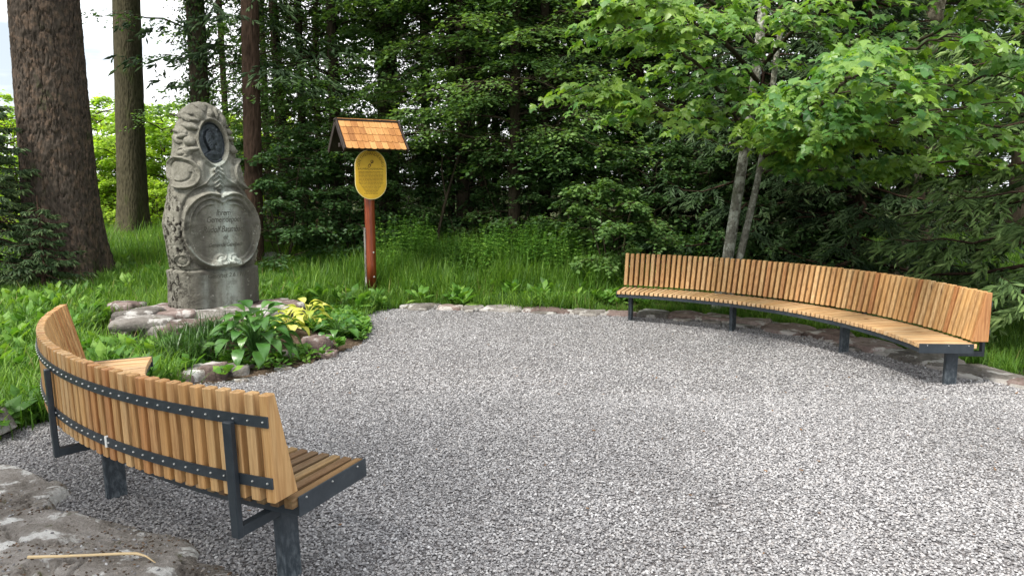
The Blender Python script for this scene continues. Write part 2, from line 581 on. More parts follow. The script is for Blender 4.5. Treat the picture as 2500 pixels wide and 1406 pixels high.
# ------------------------------------------------------------------ the setting: ground and gravel
GRAV_PX = [(2620, 990), (2440, 932), (2300, 897), (2150, 858), (2000, 823), (1850, 796), (1700, 780), (1560, 771), (1430, 768), (1290, 762), (1165, 759),
           (1080, 756), (985, 755), (930, 758), (880, 775), (890, 800), (880, 840), (800, 872), (730, 897), (650, 917), (560, 937), (440, 947)]
gp = [tuple(at(x, y, 0)[:2]) for x, y in GRAV_PX]
gp += [(-3.2, 6.0), (-3.62, 5.3), (-3.7, 4.95), (-3.25, 4.5), (-2.95, 4.0), (-2.45, 3.62), (-2.0, 3.45), (-1.6, 3.12), (-1.2, 2.9), (-.9, 2.2),
       (-.6, -4), (9, -4), (9, 4.0), (6.5, 5.2)]
GP = np.array(gp)


def inside(x, y, poly=GP):
    x, y = np.asarray(x), np.asarray(y)
    r = np.zeros(x.shape, bool)
    n = len(poly)
    for i in range(n):
        x1, y1 = poly[i]; x2, y2 = poly[(i + 1) % n]
        c = ((y1 > y) != (y2 > y)) & (x < (x2 - x1) * (y - y1) / (y2 - y1 + 1e-12) + x1)
        r ^= c
    return r


def grid(xs, ys, zf):
    X, Y = np.meshgrid(xs, ys, indexing='ij')
    V = np.stack([X, Y, zf(X, Y)], -1).reshape(-1, 3)
    nx, ny = len(xs), len(ys)
    i, j = np.meshgrid(np.arange(nx - 1), np.arange(ny - 1), indexing='ij')
    F = np.stack([i * ny + j, (i + 1) * ny + j, (i + 1) * ny + j + 1, i * ny + j + 1], -1).reshape(-1, 4)
    return V, F


xs = np.concatenate([-np.geomspace(14, 1500, 26)[::-1], np.linspace(-13.8, 13.8, 139), np.geomspace(14, 1500, 26)])
ys = np.concatenate([-np.geomspace(6, 1500, 18)[::-1], np.linspace(-5.8, 20, 130), np.geomspace(20.3, 1500, 34)])
gv, gf = grid(xs, ys, lambda X, Y: gz(X, Y) + np.where(inside(X, Y), -.02, .025 * (fbm(X * 1.3, Y * 1.3) - .3)) - .012)
MB().add(gv, gf).build('ground', M['soil'], smooth=True)
tag(bpy.data.objects['ground'], kind='structure')

# gravel sheet: a triangulated polygon, cut fine
mb = MB()
X, Y = np.meshgrid(np.arange(-4, 9.01, .1), np.arange(-4, 12, .1), indexing='ij')
cx, cy = X[:-1, :-1] + .05, Y[:-1, :-1] + .05
ok = inside(cx, cy) | inside(cx - .07, cy) | inside(cx + .07, cy) | inside(cx, cy - .07) | inside(cx, cy + .07)
V = np.stack([X, Y, gz(X, Y) + .006], -1).reshape(-1, 3)
ny = X.shape[1]
i, j = np.nonzero(ok)
F = np.stack([i * ny + j, (i + 1) * ny + j, (i + 1) * ny + j + 1, i * ny + j + 1], -1)
used = np.unique(F); remap = np.zeros(len(V), int); remap[used] = np.arange(len(used))
mb.add(V[used], remap[F])
tag(mb.build('gravel_surface', M['gravel'], smooth=True), kind='structure')


# ------------------------------------------------------------------ scattering with geometry nodes
def scatter(name, protos, P, Rz, S, mat_=None, tilt=None, kind='stuff', label=None, cat=None):
    """one object: prototypes (a hidden library) instanced on points"""
    col = bpy.data.collections.new(name + '_library')
    for p in protos:
        o = bpy.data.objects.new(p.name, p)
        col.objects.link(o)
    n = len(P)
    me = bpy.data.meshes.new(name)
    me.vertices.add(n)
    me.vertices.foreach_set('co', np.asarray(P, np.float32).ravel())
    rot = np.zeros((n, 3), np.float32)
    if tilt is not None: rot[:, 0] = tilt[:, 0]; rot[:, 1] = tilt[:, 1]
    rot[:, 2] = Rz
    a = me.attributes.new('rot', 'FLOAT_VECTOR', 'POINT'); a.data.foreach_set('vector', rot.ravel())
    a = me.attributes.new('scl', 'FLOAT', 'POINT'); a.data.foreach_set('value', np.asarray(S, np.float32))
    a = me.attributes.new('idx', 'INT', 'POINT'); a.data.foreach_set('value', rs.randint(0, len(protos), n).astype(np.int32))
    o = link(name, me)
    if mat_: me.materials.append(mat_)
    g = bpy.data.node_groups.new(name, 'GeometryNodeTree')
    g.interface.new_socket('Geometry', in_out='INPUT', socket_type='NodeSocketGeometry')
    g.interface.new_socket('Geometry', in_out='OUTPUT', socket_type='NodeSocketGeometry')
    gi, go = g.nodes.new('NodeGroupInput'), g.nodes.new('NodeGroupOutput')
    mp = g.nodes.new('GeometryNodeMeshToPoints')
    ip = g.nodes.new('GeometryNodeInstanceOnPoints')
    ci = g.nodes.new('GeometryNodeCollectionInfo')
    ci.inputs['Collection'].default_value = col
    ci.inputs['Separate Children'].default_value = True
    ci.inputs['Reset Children'].default_value = True
    def na(nm, dt):
        x = g.nodes.new('GeometryNodeInputNamedAttribute'); x.data_type = dt; x.inputs['Name'].default_value = nm
        return [s for s in x.outputs if s.enabled and s.name == 'Attribute'][0]
    L = g.links.new
    L(gi.outputs[0], mp.inputs['Mesh']); L(mp.outputs[0], ip.inputs['Points'])
    L(ci.outputs[0], ip.inputs['Instance']); ip.inputs['Pick Instance'].default_value = True
    L(na('idx', 'INT'), ip.inputs['Instance Index'])
    e2r = g.nodes.new('FunctionNodeEulerToRotation')
    L(na('rot', 'FLOAT_VECTOR'), e2r.inputs[0]); L(e2r.outputs[0], ip.inputs['Rotation'])
    L(na('scl', 'FLOAT'), ip.inputs['Scale'])
    L(ip.outputs[0], go.inputs[0])
    mod = o.modifiers.new('scatter', 'NODES'); mod.node_group = g
    return tag(o, label, cat, None, kind)


# gravel chips
ICO_V = None
def chip(seed):
    r = np.random.RandomState(seed)
    ph = (1 + 5 ** .5) / 2
    v = np.array([(-1, ph, 0), (1, ph, 0), (-1, -ph, 0), (1, -ph, 0), (0, -1, ph), (0, 1, ph), (0, -1, -ph), (0, 1, -ph), (ph, 0, -1), (ph, 0, 1), (-ph, 0, -1), (-ph, 0, 1)], float)
    v /= np.linalg.norm(v[0])
    f = np.array([(0, 11, 5), (0, 5, 1), (0, 1, 7), (0, 7, 10), (0, 10, 11), (1, 5, 9), (5, 11, 4), (11, 10, 2), (10, 7, 6), (7, 1, 8), (3, 9, 4), (3, 4, 2), (3, 2, 6), (3, 6, 8), (3, 8, 9), (4, 9, 5), (2, 4, 11), (6, 2, 10), (8, 6, 7), (9, 8, 1)])
    v = v * r.uniform(.7, 1.25, (12, 1)) * np.array([1.15, .8, .55]) * .5
    return MB().add(v, f).mesh('chip', M['chip'])
chips = [chip(k) for k in range(9)]


def gravel_pts(n, y0, y1, smin, smax, z0=.006):
    x = rs.uniform(-4, 8, n * 4); y = rs.uniform(y0, y1, n * 4)
    k = inside(x, y) & (x / np.maximum(y, .1) < .76) & (x / np.maximum(y, .1) > -.76)
    x, y = x[k][:n], y[k][:n]
    return x, y, rs.uniform(smin, smax, len(x))
xa, ya, sa = gravel_pts(170000, 2.2, 6.0, .008, .0185)
xb, yb, sb = gravel_pts(90000, 6.0, 11.5, .010, .021)
x, y, s = np.r_[xa, xb], np.r_[ya, yb], np.r_[sa, sb]
P = np.stack([x, y, gz(x, y) + .006 + rs.uniform(0, .010, len(x))], -1)
scatter('gravel', chips, P, rs.uniform(0, 6.28, len(x)), s, tilt=rs.uniform(-.5, .5, (len(x), 2)), label='loose grey and pinkish gravel chips covering the round rest area', cat='gravel')


# ------------------------------------------------------------------ stones
def slab(w, d, h, seed, nseg=26, rough=.12, mat_=None):
    """an irregular flat stone: uneven outline, rounded broken edges, uneven top"""
    r = np.random.RandomState(seed)
    t = np.linspace(0, 2 * np.pi, nseg, endpoint=False)
    ex = r.uniform(.45, .75)
    rad = 1 + rough * (np.sin(t * 2 + r.uniform(0, 6)) * .5 + np.sin(t * 3 + r.uniform(0, 6)) * .6 + np.sin(t * 5 + r.uniform(0, 6)) * .4) + r.uniform(-.05, .05, nseg)
    cx = np.sign(np.cos(t)) * np.abs(np.cos(t)) ** ex * w / 2 * rad
    cy = np.sign(np.sin(t)) * np.abs(np.sin(t)) ** ex * d / 2 * rad
    rings = [(.0, .90), (.3, 1.0), (.62, 1.0), (.86, .97), (.97, .88), (1.0, .66), (1.0, .34)]
    V = []
    for zz, k in rings:
        jit = r.uniform(-.03, .03, nseg)
        X_, Y_ = cx * (k + jit), cy * (k + jit)
        Z_ = zz * h + (fbm(X_ * 4 + seed, Y_ * 4, seed * .7) - .5) * h * .5 * (zz > .5) + r.uniform(-.02, .02, nseg) * h
        V.append(np.stack([X_, Y_, Z_], -1))
    V = np.vstack(V + [[[0, 0, h * (1 + (fbm(seed + .1, .3, .2) - .5) * .4)]]])
    n = len(rings)
    i, j = np.meshgrid(np.arange(n - 1), np.arange(nseg), indexing='ij')
    j2 = (j + 1) % nseg
    F = np.stack([i * nseg + j, i * nseg + j2, (i + 1) * nseg + j2, (i + 1) * nseg + j], -1).reshape(-1, 4)
    jj = np.arange(nseg)
    F3 = np.stack([(n - 1) * nseg + jj, (n - 1) * nseg + (jj + 1) % nseg, np.full(nseg, n * nseg)], -1)
    return MB().add(V, [F, F3]).mesh('stone', mat_ or M['rock'], True)


def put_stone(parent, x, y, z, w, d, h, rz, seed, mk='rock', name='stone', tilt=0.0):
    o = link(name, slab(w, d, h, seed, mat_=M[mk]), parent, (x, y, z), (tilt, tilt * .5, rz))
    return o


def edging(label, pts, wid, hgt, mk, seed, zoff=-.05):
    root = empty('stone_edging', (pts[0][0], pts[0][1], float(gz(*pts[0]))), 0, label, 'stone edging')
    o0 = np.array(root.location)
    r = np.random.RandomState(seed)
    P_ = np.array(pts, float)
    seg = np.hypot(*np.diff(P_, axis=0).T); L = np.concatenate([[0], np.cumsum(seg)])
    s = 0.0; k = 0
    mm = MB()
    ss = np.linspace(0, L[-1], 60)
    px_, py_ = np.interp(ss, L, P_[:, 0]), np.interp(ss, L, P_[:, 1])
    dx, dy = np.gradient(px_), np.gradient(py_); dl = np.hypot(dx, dy); nx_, ny_ = -dy / dl, dx / dl
    rows = []
    for q, zz in ((-.42, -.05), (-.38, hgt * .35), (0, hgt * .5), (.38, hgt * .35), (.42, -.05)):
        X_, Y_ = px_ + nx_ * q * wid, py_ + ny_ * q * wid
        rows.append(np.stack([X_, Y_, gz(X_, Y_) + zz + .02 * fbm(X_ * 6, Y_ * 6)], -1) - o0)
    V = np.stack(rows, 1).reshape(-1, 3)
    i, j = np.meshgrid(np.arange(59), np.arange(4), indexing='ij')
    mm.add(V, np.stack([i * 5 + j, (i + 1) * 5 + j, (i + 1) * 5 + j + 1, i * 5 + j + 1], -1).reshape(-1, 4))
    mm.build('mortar_bed', M['mortar'], root, True)
    while s < L[-1]:
        w = r.uniform(.32, .78)
        x, y = np.interp(s + w / 2, L, P_[:, 0]), np.interp(s + w / 2, L, P_[:, 1])
        e = min(s + w / 2 + .05, L[-1]); e0 = max(e - .1, 0)
        a = math.atan2(np.interp(e, L, P_[:, 1]) - np.interp(e0, L, P_[:, 1]), np.interp(e, L, P_[:, 0]) - np.interp(e0, L, P_[:, 0]))
        d = wid * r.uniform(.75, 1.1); off = r.uniform(-.05, .05)
        x, y = x - math.sin(a) * off, y + math.cos(a) * off
        put_stone(root, x - o0[0], y - o0[1], float(gz(x, y)) + zoff - o0[2], w * 1.02, d, hgt * r.uniform(.8, 1.15) - zoff, a + r.uniform(-.1, .1), seed * 50 + k,
                  'rock' if r.rand() < .6 else mk, tilt=r.uniform(-.03, .03))
        if r.rand() < .3:
            x2, y2 = x - math.sin(a) * wid * -.55, y + math.cos(a) * wid * -.55
            put_stone(root, x2 - o0[0], y2 - o0[1], float(gz(x2, y2)) - .03 - o0[2], w * .5, .14, .07, a, seed * 70 + k, mk)
        s += w * 1.0; k += 1
    return root


back_edge = [tuple(at(x, y, 0)[:2]) for x, y in [(985, 752), (1080, 754), (1165, 757), (1290, 760), (1430, 766), (1530, 770)]]
right_edge = [tuple(at(x, y, 0)[:2]) for x, y in [(1560, 768), (1700, 776), (1850, 792), (2000, 820), (2150, 856), (2300, 895), (2440, 930), (2620, 990)]]
edging('low edging of flat pinkish stones along the back of the gravel', back_edge, .34, .07, 'rock_grey', 3)
edging('curved edging of mortared slabs behind and beyond the right-hand bench', right_edge, .56, .06, 'rock_grey', 5)


# ------------------------------------------------------------------ benches
S_, T_, B_ = .446, .902, .469
RF, RS_, RB, RL = 3.30, 3.79, 3.884, 3.645


def slat_back_mesh():
    w = .0225
    V = []
    prof = [(0, B_), (0, T_), (-.045, T_), (-.135, B_)]         # (radial, z): back face upright, front face sloping
    e = .004
    for s in (-w, w):
        for (r_, z_) in prof: V.append((r_, s, z_))
    F = np.array([[0, 1, 2, 3], [7, 6, 5, 4], [0, 4, 5, 1], [1, 5, 6, 2], [2, 6, 7, 3], [3, 7, 4, 0]])
    V = np.array(V, float); V[:, 2] -= B_
    me = MB().add(V, F).mesh('backrest_slat', M['slat_back'])
    return bevel(me, .004)


def bevel(me, w, seg=1):
    import bmesh
    bm = bmesh.new(); bm.from_mesh(me)
    bmesh.ops.recalc_face_normals(bm, faces=bm.faces)
    bmesh.ops.bevel(bm, geom=bm.edges[:], offset=w, segments=seg, affect='EDGES', profile=.5)
    bm.to_mesh(me); bm.free()
    return me


ME_BACK = slat_back_mesh()
_b = MB().box(-(RS_ - RF) / 2, (RS_ - RF) / 2, -.0225, .0225, -.04, 0)
ME_SEAT = bevel(_b.mesh('seat_slat', M['slat_seat']), .004)
_b = MB().box(-(RS_ - RF) / 2, (RS_ - RF) / 2, -.0225, .0225, -.04, 0)
ME_WORN = bevel(_b.mesh('seat_slat', M['slat_worn']), .004)


def arcbar(a0, a1, r0, r1, z0, z1, n=60):
    A = np.linspace(a0, a1, n)
    V = []
    for a in A:
        for r_, z_ in ((r0, z0), (r1, z0), (r1, z1), (r0, z1)): V.append((r_ * math.cos(a), r_ * math.sin(a), z_))
    i, j = np.meshgrid(np.arange(n - 1), np.arange(4), indexing='ij')
    j2 = (j + 1) % 4
    F = np.stack([i * 4 + j, (i + 1) * 4 + j, (i + 1) * 4 + j2, i * 4 + j2], -1).reshape(-1, 4)
    return MB().add(V, [F, np.array([[0, 1, 2, 3], [4 * n - 1, 4 * n - 2, 4 * n - 3, 4 * n - 4]])])


def bolt(mb, p, n, r=.0052):
    p, n = np.array(p, float), np.array(n, float); n /= np.linalg.norm(n)
    a = np.cross(n, (0, 0, 1.0)); a /= np.linalg.norm(a) + 1e-9; b = np.cross(n, a)
    k = 8; t = np.linspace(0, 2 * np.pi, k, endpoint=False)
    V = [p + r * s * (np.cos(q) * a + np.sin(q) * b) + n * h for s, h in ((1, -.002), (.8, .004)) for q in t] + [p + n * .006]
    i = np.arange(k); j = (i + 1) % k
    mb.add(V, [np.stack([i, j, k + j, k + i], -1), np.stack([k + i, k + j, np.full(k, 2 * k)], -1)])


RADII = (RF, RS_, RB, RL)


def bench(label, cx, cy, gz0, a0, a1, legs, n, worn=None, dR=0.0, slope=0.0):
    """a0 is the end near the camera; dR widens the curve, slope tilts the bench with the ground"""
    RF, RS_, RB, RL = [v + dR for v in RADII]
    root = empty('curved_bench', (cx + RL * math.cos(R(a0)), cy + RL * math.sin(R(a0)), gz0), 0, label, 'bench')
    ox, oy = cx - root.location.x, cy - root.location.y
    org = Vector((ox, oy, 0))
    root.location.z += slope * (root.location.x + 2)
    root.rotation_euler = (0, -math.atan(slope), 0)
    lo, hi = min(a0, a1), max(a0, a1)
    step = (a1 - a0) / (n - 1)
    rails = []
    for nm, zc in (('upper_rail', .80), ('lower_rail', .555)):
        rl = arcbar(R(lo) - .005, R(hi) + .005, RB + .001, RB + .008, zc - .022, zc + .022).build(nm, M['metal'], root, loc=org)
        bb = MB()
        for k in range(n):
            a = R(a0 + step * k)
            bolt(bb, ((RB + .008) * math.cos(a), (RB + .008) * math.sin(a), zc), (math.cos(a), math.sin(a), 0))
        tag(bb.build('bolts', M['bolt'], rl), kind='stuff')
    for k in range(n):
        a = R(a0 + step * k)
        j = rs.uniform(-.003, .003)
        o = link('backrest_slat', ME_BACK, root, (ox + RB * math.cos(a), oy + RB * math.sin(a), B_ + j), (0, 0, a + rs.uniform(-.012, .012)))
        rm = (RF + RS_) / 2
        o = link('seat_slat', ME_WORN if worn and k < worn else ME_SEAT, root, (ox + rm * math.cos(a), oy + rm * math.sin(a), S_ + rs.uniform(-.0015, .0015)), (0, 0, a + rs.uniform(-.004, .004)))
    for nm, r0 in (('front_seat_beam', RF + .012), ('rear_seat_beam', RS_ - .09)):
        arcbar(R(lo) - .004, R(hi) + .004, r0, r0 + .05, S_ - .082, S_ - .0415).build(nm, M['metal'], root, loc=org)
    for sgn, a_ in ((-1, lo), (1, hi)):
        a = R(a_)
        d = (.0235 + .004)
        ep = MB().box(-(RS_ - RF) / 2 - .004, (RS_ - RF) / 2 - .03, sgn * d - .0035, sgn * d + .0035, -.082, .004)
        rm = (RF + RS_) / 2
        me = bevel(ep.mesh('end_plate', M['metal']), .002)
        e = link('end_plate', me, root, (ox + rm * math.cos(a), oy + rm * math.sin(a), S_), (0, 0, a))
        bb = MB()
        for q in (-.18, 0, .17): bolt(bb, (q, sgn * (d + .0035), -.012), (0, sgn, 0))
        tag(bb.build('bolts', M['bolt'], e), kind='stuff')
    for k, la in enumerate(legs):
        a = R(la)
        lg = MB().box(-.053, .053, -.024, .024, -.15, S_ - .084)
        me = bevel(lg.mesh('leg', M['leg']), .008, 2)
        link('leg', me, root, (ox + RL * math.cos(a), oy + RL * math.sin(a), 0), (0, 0, a))
        ar = MB().box(-.02, RB - RL + .036, -.021, .021, .315, .36)
        link('bracket_arm', bevel(ar.mesh('bracket_arm', M['metal']), .005, 2), root, (ox + RL * math.cos(a), oy + RL * math.sin(a), 0), (0, 0, a))
        up = MB().box(.0105, .038, -.022, .022, .313, .792)
        link('back_upright', bevel(up.mesh('back_upright', M['metal']), .005, 2), root, (ox + RB * math.cos(a), oy + RB * math.sin(a), 0), (0, 0, a))
    return root


LC, RC, DR = (.866, 6.775), (.282, 6.562), .537
bench('curved slatted larch bench seen from behind in the left foreground', LC[0], LC[1], .0787, 246.1, 197.9, (244.0, 222.3, 201.0), 50, 7, DR, .0313)
bench('long curved slatted larch bench facing the gravel in front of the maple', RC[0], RC[1], 0.0, -3.4, 70.0, (-1.8, 22.4, 46.4, 68.4), 69)
lb = bpy.data.objects['curved_bench']
a = R(232.0)
tie = arcbar(a - .0018, a + .0018, RB + DR - .002, RB + DR + .0115, .529, .581, 3)
tie.build('white_cable_tie', M['tie'], lb, loc=Vector((LC[0] - lb.location.x, LC[1] - lb.location.y, 0)))

# ------------------------------------------------------------------ monument
MON = at(540, 742, .36)
MX, MY, MZ = MON[0] - .16, MON[1] + .24, .33
MROT = R(50)


def mon_profile(v):
    a = np.interp(v, [0, .44, .46, .7, 1.0, 1.3, 1.5, 1.7, 2.0, 2.18, 2.32, 2.40, 2.45], [.50, .50, .49, .52, .535, .46, .385, .345, .30, .25, .19, .13, .05])
    d = np.interp(v, [0, .45, 1.0, 1.6, 2.1, 2.32, 2.41, 2.45], [.54, .54, .60, .52, .46, .36, .25, .10])
    return a, d


def relief(s, v):
    """outward relief of the carved face; s runs round the body from the middle of the front"""
    E = lambda cu, cv, ru, rv: np.hypot((s - cu) / ru, (v - cv) / rv)
    g = lambda x, w: np.exp(-(x / w) ** 2)
    r = np.zeros(s.shape)
    r += .035 * (1 - sst(.44, .455, v))
    r -= .012 * g(v - .462, .008)
    # cartouche: a heart-like tablet framed by two horns
    q = np.minimum(E(-.145, .93, .335, .45), E(.145, .93, .335, .45))
    r += .045 * (1 - sst(.90, 1.06, q))
    r += .068 * g(q - .95, .045) * (1 - .35 * sst(.9, .7, v)) * (1 - .9 * g(np.hypot(s, v - 1.34), .05))
    r += .03 * g(q - .80, .03) * sst(.9, 1.0, v)
    r -= .026 * (1 - sst(.78, .82, q))
    r -= .02 * g(q - .745, .02) * sst(1.0, 1.12, v) * sst(.06, .12, np.abs(s))
    r += .034 * g(q - .66, .026) * sst(1.05, 1.18, v) * sst(.08, .14, np.abs(s))
    r -= .03 * g(q - 1.10, .05)
    for sg in (-1, 1):
        for (u0, v0, ra, h) in ((.085, .56, .085, .075), (.16, .51, .06, .04), (.045, 1.35, .042, .045), (.03, .50, .055, .04)):
            e = np.hypot(s - sg * u0, v - v0) / ra
            r += h * (1 - sst(.55, 1.05, e)) - h * .45 * g(e - .62, .12) * (e < .75)
    # shell between cartouche and medallion
    w = np.exp(-(s / .075) ** 4) * sst(1.36, 1.42, v) * (1 - sst(1.62, 1.70, v))
    r += w * (.035 + .018 * np.sin((v - 1.3 + np.abs(s) * .8) * 120))
    for sg in (-1, 1):                                  # wings
        c = .05 + .26 * ((1.66 - v) / .26) ** 2
        r += .035 * g(s * sg - c, .022) * sst(1.38, 1.44, v) * (1 - sst(1.64, 1.68, v))
        c2 = .30 - .10 * ((v - 1.52) / .2) ** 2
        r += .045 * (1 - sst(c2 - .01, c2 + .02, s * sg)) * sst(.12, .2, s * sg) * sst(1.42, 1.50, v) * (1 - sst(1.66, 1.78, v))
    # medallion frame and recess
    q = E(0, 1.96, .165, .24)
    r += .045 * g(q - 1.16, .10)
    r -= .05 * (1 - sst(.98, 1.05, q))
    # garland of leaves over the medallion and down the left
    k = 0
    for ring, hh in ((1.55, .06), (2.0, .05), (2.45, .035)):
        for ang in np.arange(-25, 206, 21.0 if ring < 1.7 else 17.0):
            a = R(ang + 7 * ring + 5 * math.sin(ang * 1.3 + ring))
            cu, cv = .175 * ring * math.cos(a), 1.96 + .225 * ring * math.sin(a)
            if cv > 2.5: continue
            k += 1
            ra, rb = .042 + .016 * math.sin(k * 2.1), .066 + .018 * math.sin(k * 3.7)
            du, dv = s - cu, v - cv
            b_ = a + .5 * math.sin(k * 1.7)
            e = np.hypot((du * math.cos(b_) + dv * math.sin(b_)) / rb, (-du * math.sin(b_) + dv * math.cos(b_)) / ra)
            r = np.where(e < 1, np.maximum(r, r * .2 + hh * (1 - .6 * e * e)), r)
    # big scrolls at the shoulders
    for sg in (-1, 1):
        e = np.hypot(s - sg * .41, v - 1.60) / .20
        ang = np.arctan2(v - 1.60, (s - sg * .42) * sg)
        r = np.where(e < 1.03, np.maximum(r, .055 * (1 - sst(.93, 1.03, e))), r)
        r += .022 * g(e - .88, .07) - .022 * g(e - .62 - .10 * ang / np.pi, .05) * (e < 1)
        e = np.hypot(s - sg * .36, v - 1.83) / .075
        r += .03 * (1 - sst(.7, 1.05, e)) - .02 * g(e - .55, .15)
    # lower side scrolls
    for sg in (-1, 1):
        e = np.hypot(s - sg * .50, v - .58) / .085
        r += .03 * (1 - sst(.85, 1.05, e)) - .018 * g(e - .55, .12)
        e = np.hypot((s - sg * .62) / .10, (v - .72) / .2)
        r += .03 * (1 - sst(.7, 1.05, e))
    return r


def mon_noise(s, v):
    rough = sst(-.38, -.56, s) + .38
    n = (fbm(s * 9 + 4, v * 9, 1.5, 5, .6) - .5) * .035 * rough * .8 + (fbm(s * 3, v * 3, 8.5, 3) - .5) * .05 * sst(.40, .55, np.abs(s))
    pit = fbm(s * 27 + 9, v * 18 + 3, 4.4, 4, .65)
    zone = fbm(s * 2.4 + 3, v * 1.7, 6.6, 3)
    left = sst(-.40, -.62, s)
    mk = left * sst(.34, .48, zone) + .9 * sst(-.22, -.40, s) * sst(1.75, 1.95, v) * sst(.38, .5, zone) + .5 * sst(-.3, -.5, s) * sst(1.3, 1.2, v)
    pits = np.clip(mk, 0, 1) * sst(.525, .56, pit)
    return n - .012 * pits, pits


NU, NV = 420, 380
tt = np.linspace(0, 2 * np.pi, 4000)
ne = 4.2
ux = np.sign(np.sin(tt)) * np.abs(np.sin(tt)) ** (2 / ne) * .5
wy = -np.sign(np.cos(tt)) * np.abs(np.cos(tt)) ** (2 / ne) * .28
arc = np.concatenate([[0], np.cumsum(np.hypot(np.diff(ux), np.diff(wy)))])
# most samples on the front and the left side
fr = np.linspace(0, 1, NU, endpoint=False)
half = arc[-1] / 2
sarc = np.where(fr < .5, fr * 2, (fr - .5) * 2)
sarc = np.where(fr < .5, half * (sarc ** 1.25), half + half * (1 - (1 - sarc) ** 1.25))
u0, w0 = np.interp(sarc, arc, ux), np.interp(sarc, arc, wy)
nrm_t = np.stack([np.gradient(u0), np.gradient(w0)], -1)
nrm = np.stack([nrm_t[:, 1], -nrm_t[:, 0]], -1); nrm /= np.linalg.norm(nrm, axis=1)[:, None] + 1e-9
s_norm = np.where(sarc > half, sarc - 2 * half, sarc)
vv = np.linspace(0, 2.45, NV)
vv = np.concatenate([vv[:-1], [2.449]])
av, dv_ = mon_profile(vv)
SS, VV = np.meshgrid(s_norm, vv)
# arc coordinate rescaled with the width of the body at that height
SS = SS * (av / .5)[:, None]
fade = np.interp(vv, [0, 2.30, 2.45], [1, 1, .2])[:, None]
rel = relief(SS, VV) * fade * (np.abs(SS) < 1.0)
nz, pits = mon_noise(SS, VV)
frontw = np.exp(-(SS / .5) ** 2)
disp = rel + nz * fade
lean = .14 * sst(.4, 2.4, vv) + .03
U = u0[None] * (av / .5)[:, None] + nrm[None, :, 0] * disp
Wd = w0[None] * (dv_ / .56)[:, None] + nrm[None, :, 1] * disp + lean[:, None] - .05 * np.clip(1 - (U / .55) ** 2, 0, 1) * (w0[None] < -.1)
Vm = np.stack([U, Wd, VV + .012 * (fbm(U * 5, VV * 5, 2) - .5)], -1)
Vm[-1] = Vm[-1] * [.5, .5, 1] + [0, .08, 0]
V = np.vstack([Vm.reshape(-1, 3), [[0, .17, 2.46]]])
i, j = np.meshgrid(np.arange(NV - 1), np.arange(NU), indexing='ij')
j2 = (j + 1) % NU
F = np.stack([i * NU + j, i * NU + j2, (i + 1) * NU + j2, (i + 1) * NU + j], -1).reshape(-1, 4)
jj = np.arange(NU)
F3 = np.stack([(NV - 1) * NU + jj, (NV - 1) * NU + (jj + 1) % NU, np.full(NU, NV * NU)], -1)
wash = (np.exp(-((SS - .02) / .13) ** 2) * (.45 + .55 * (VV < 1.75)) * (VV < 1.85) + .35 * np.exp(-((SS + .28) / .05) ** 2) * (VV < .4))
wash = wash + .8 * np.clip((rel - .06) / .03, 0, 1) * (VV < .75)
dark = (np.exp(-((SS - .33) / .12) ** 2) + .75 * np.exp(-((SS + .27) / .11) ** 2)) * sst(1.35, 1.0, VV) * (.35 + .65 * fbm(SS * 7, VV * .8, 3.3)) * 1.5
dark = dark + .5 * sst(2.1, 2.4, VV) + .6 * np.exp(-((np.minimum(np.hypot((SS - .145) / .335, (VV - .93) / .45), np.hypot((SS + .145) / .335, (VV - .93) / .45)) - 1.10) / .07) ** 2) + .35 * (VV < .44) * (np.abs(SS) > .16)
cr = np.clip(pits + .0, 0, 1)
ap = lambda A_, e=0.0: np.append(np.clip(A_, 0, 1).ravel(), e)
mon = empty('memorial_stone', (MX, MY, MZ), MROT, 'tall carved grey memorial stone with a bronze oval portrait and scroll cartouche', 'monument')
mon.scale = (1, 1, 1.035)
MB().add(V, [F, F3]).build('stone_body', M['mon'], mon, True, attrs={'wash': ap(wash), 'dark': ap(dark), 'crust': ap(cr)})


def front_w(u, v):
    """depth of the carved face at (u, v)"""
    u, v = np.asarray(u, float), np.asarray(v, float)
    a, d = mon_profile(v)
    uu = np.clip(np.abs(u / a), 0, .999)
    w = -(1 - uu ** ne) ** (1 / ne) * d / 2
    return w - relief(u, v) - mon_noise(u, v)[0] + .14 * sst(.4, 2.4, v) + .03 - .05 * np.clip(1 - (u / .55) ** 2, 0, 1)


def text_mesh(txt, size, shear=0.0, align='CENTER', ext=0.0, spacing=1.0):
    cu = bpy.data.curves.new('text', 'FONT')
    cu.body = txt; cu.size = size; cu.align_x = align; cu.shear = shear; cu.extrude = ext
    cu.space_character = spacing; cu.resolution_u = 3
    o = bpy.data.objects.new('text', cu)
    COL.objects.link(o)
    dg = bpy.context.evaluated_depsgraph_get()
    me = bpy.data.meshes.new_from_object(o.evaluated_get(dg))
    n = len(me.vertices)
    V = np.zeros(n * 3); me.vertices.foreach_get('co', V)
    F = [list(p.vertices) for p in me.polygons]
    bpy.data.objects.remove(o); bpy.data.curves.remove(cu); bpy.data.meshes.remove(me)
    return V.reshape(-1, 3), F


def add_faces(mb, V, F, tint=None):
    tri = [f for f in F if len(f) == 3]; quad = [f for f in F if len(f) == 4]
    out = [np.array(g_) for g_ in (tri, quad) if g_]
    for f in F:
        if len(f) > 4: out.append(np.array([f]))
    mb.add(V, out, tint)


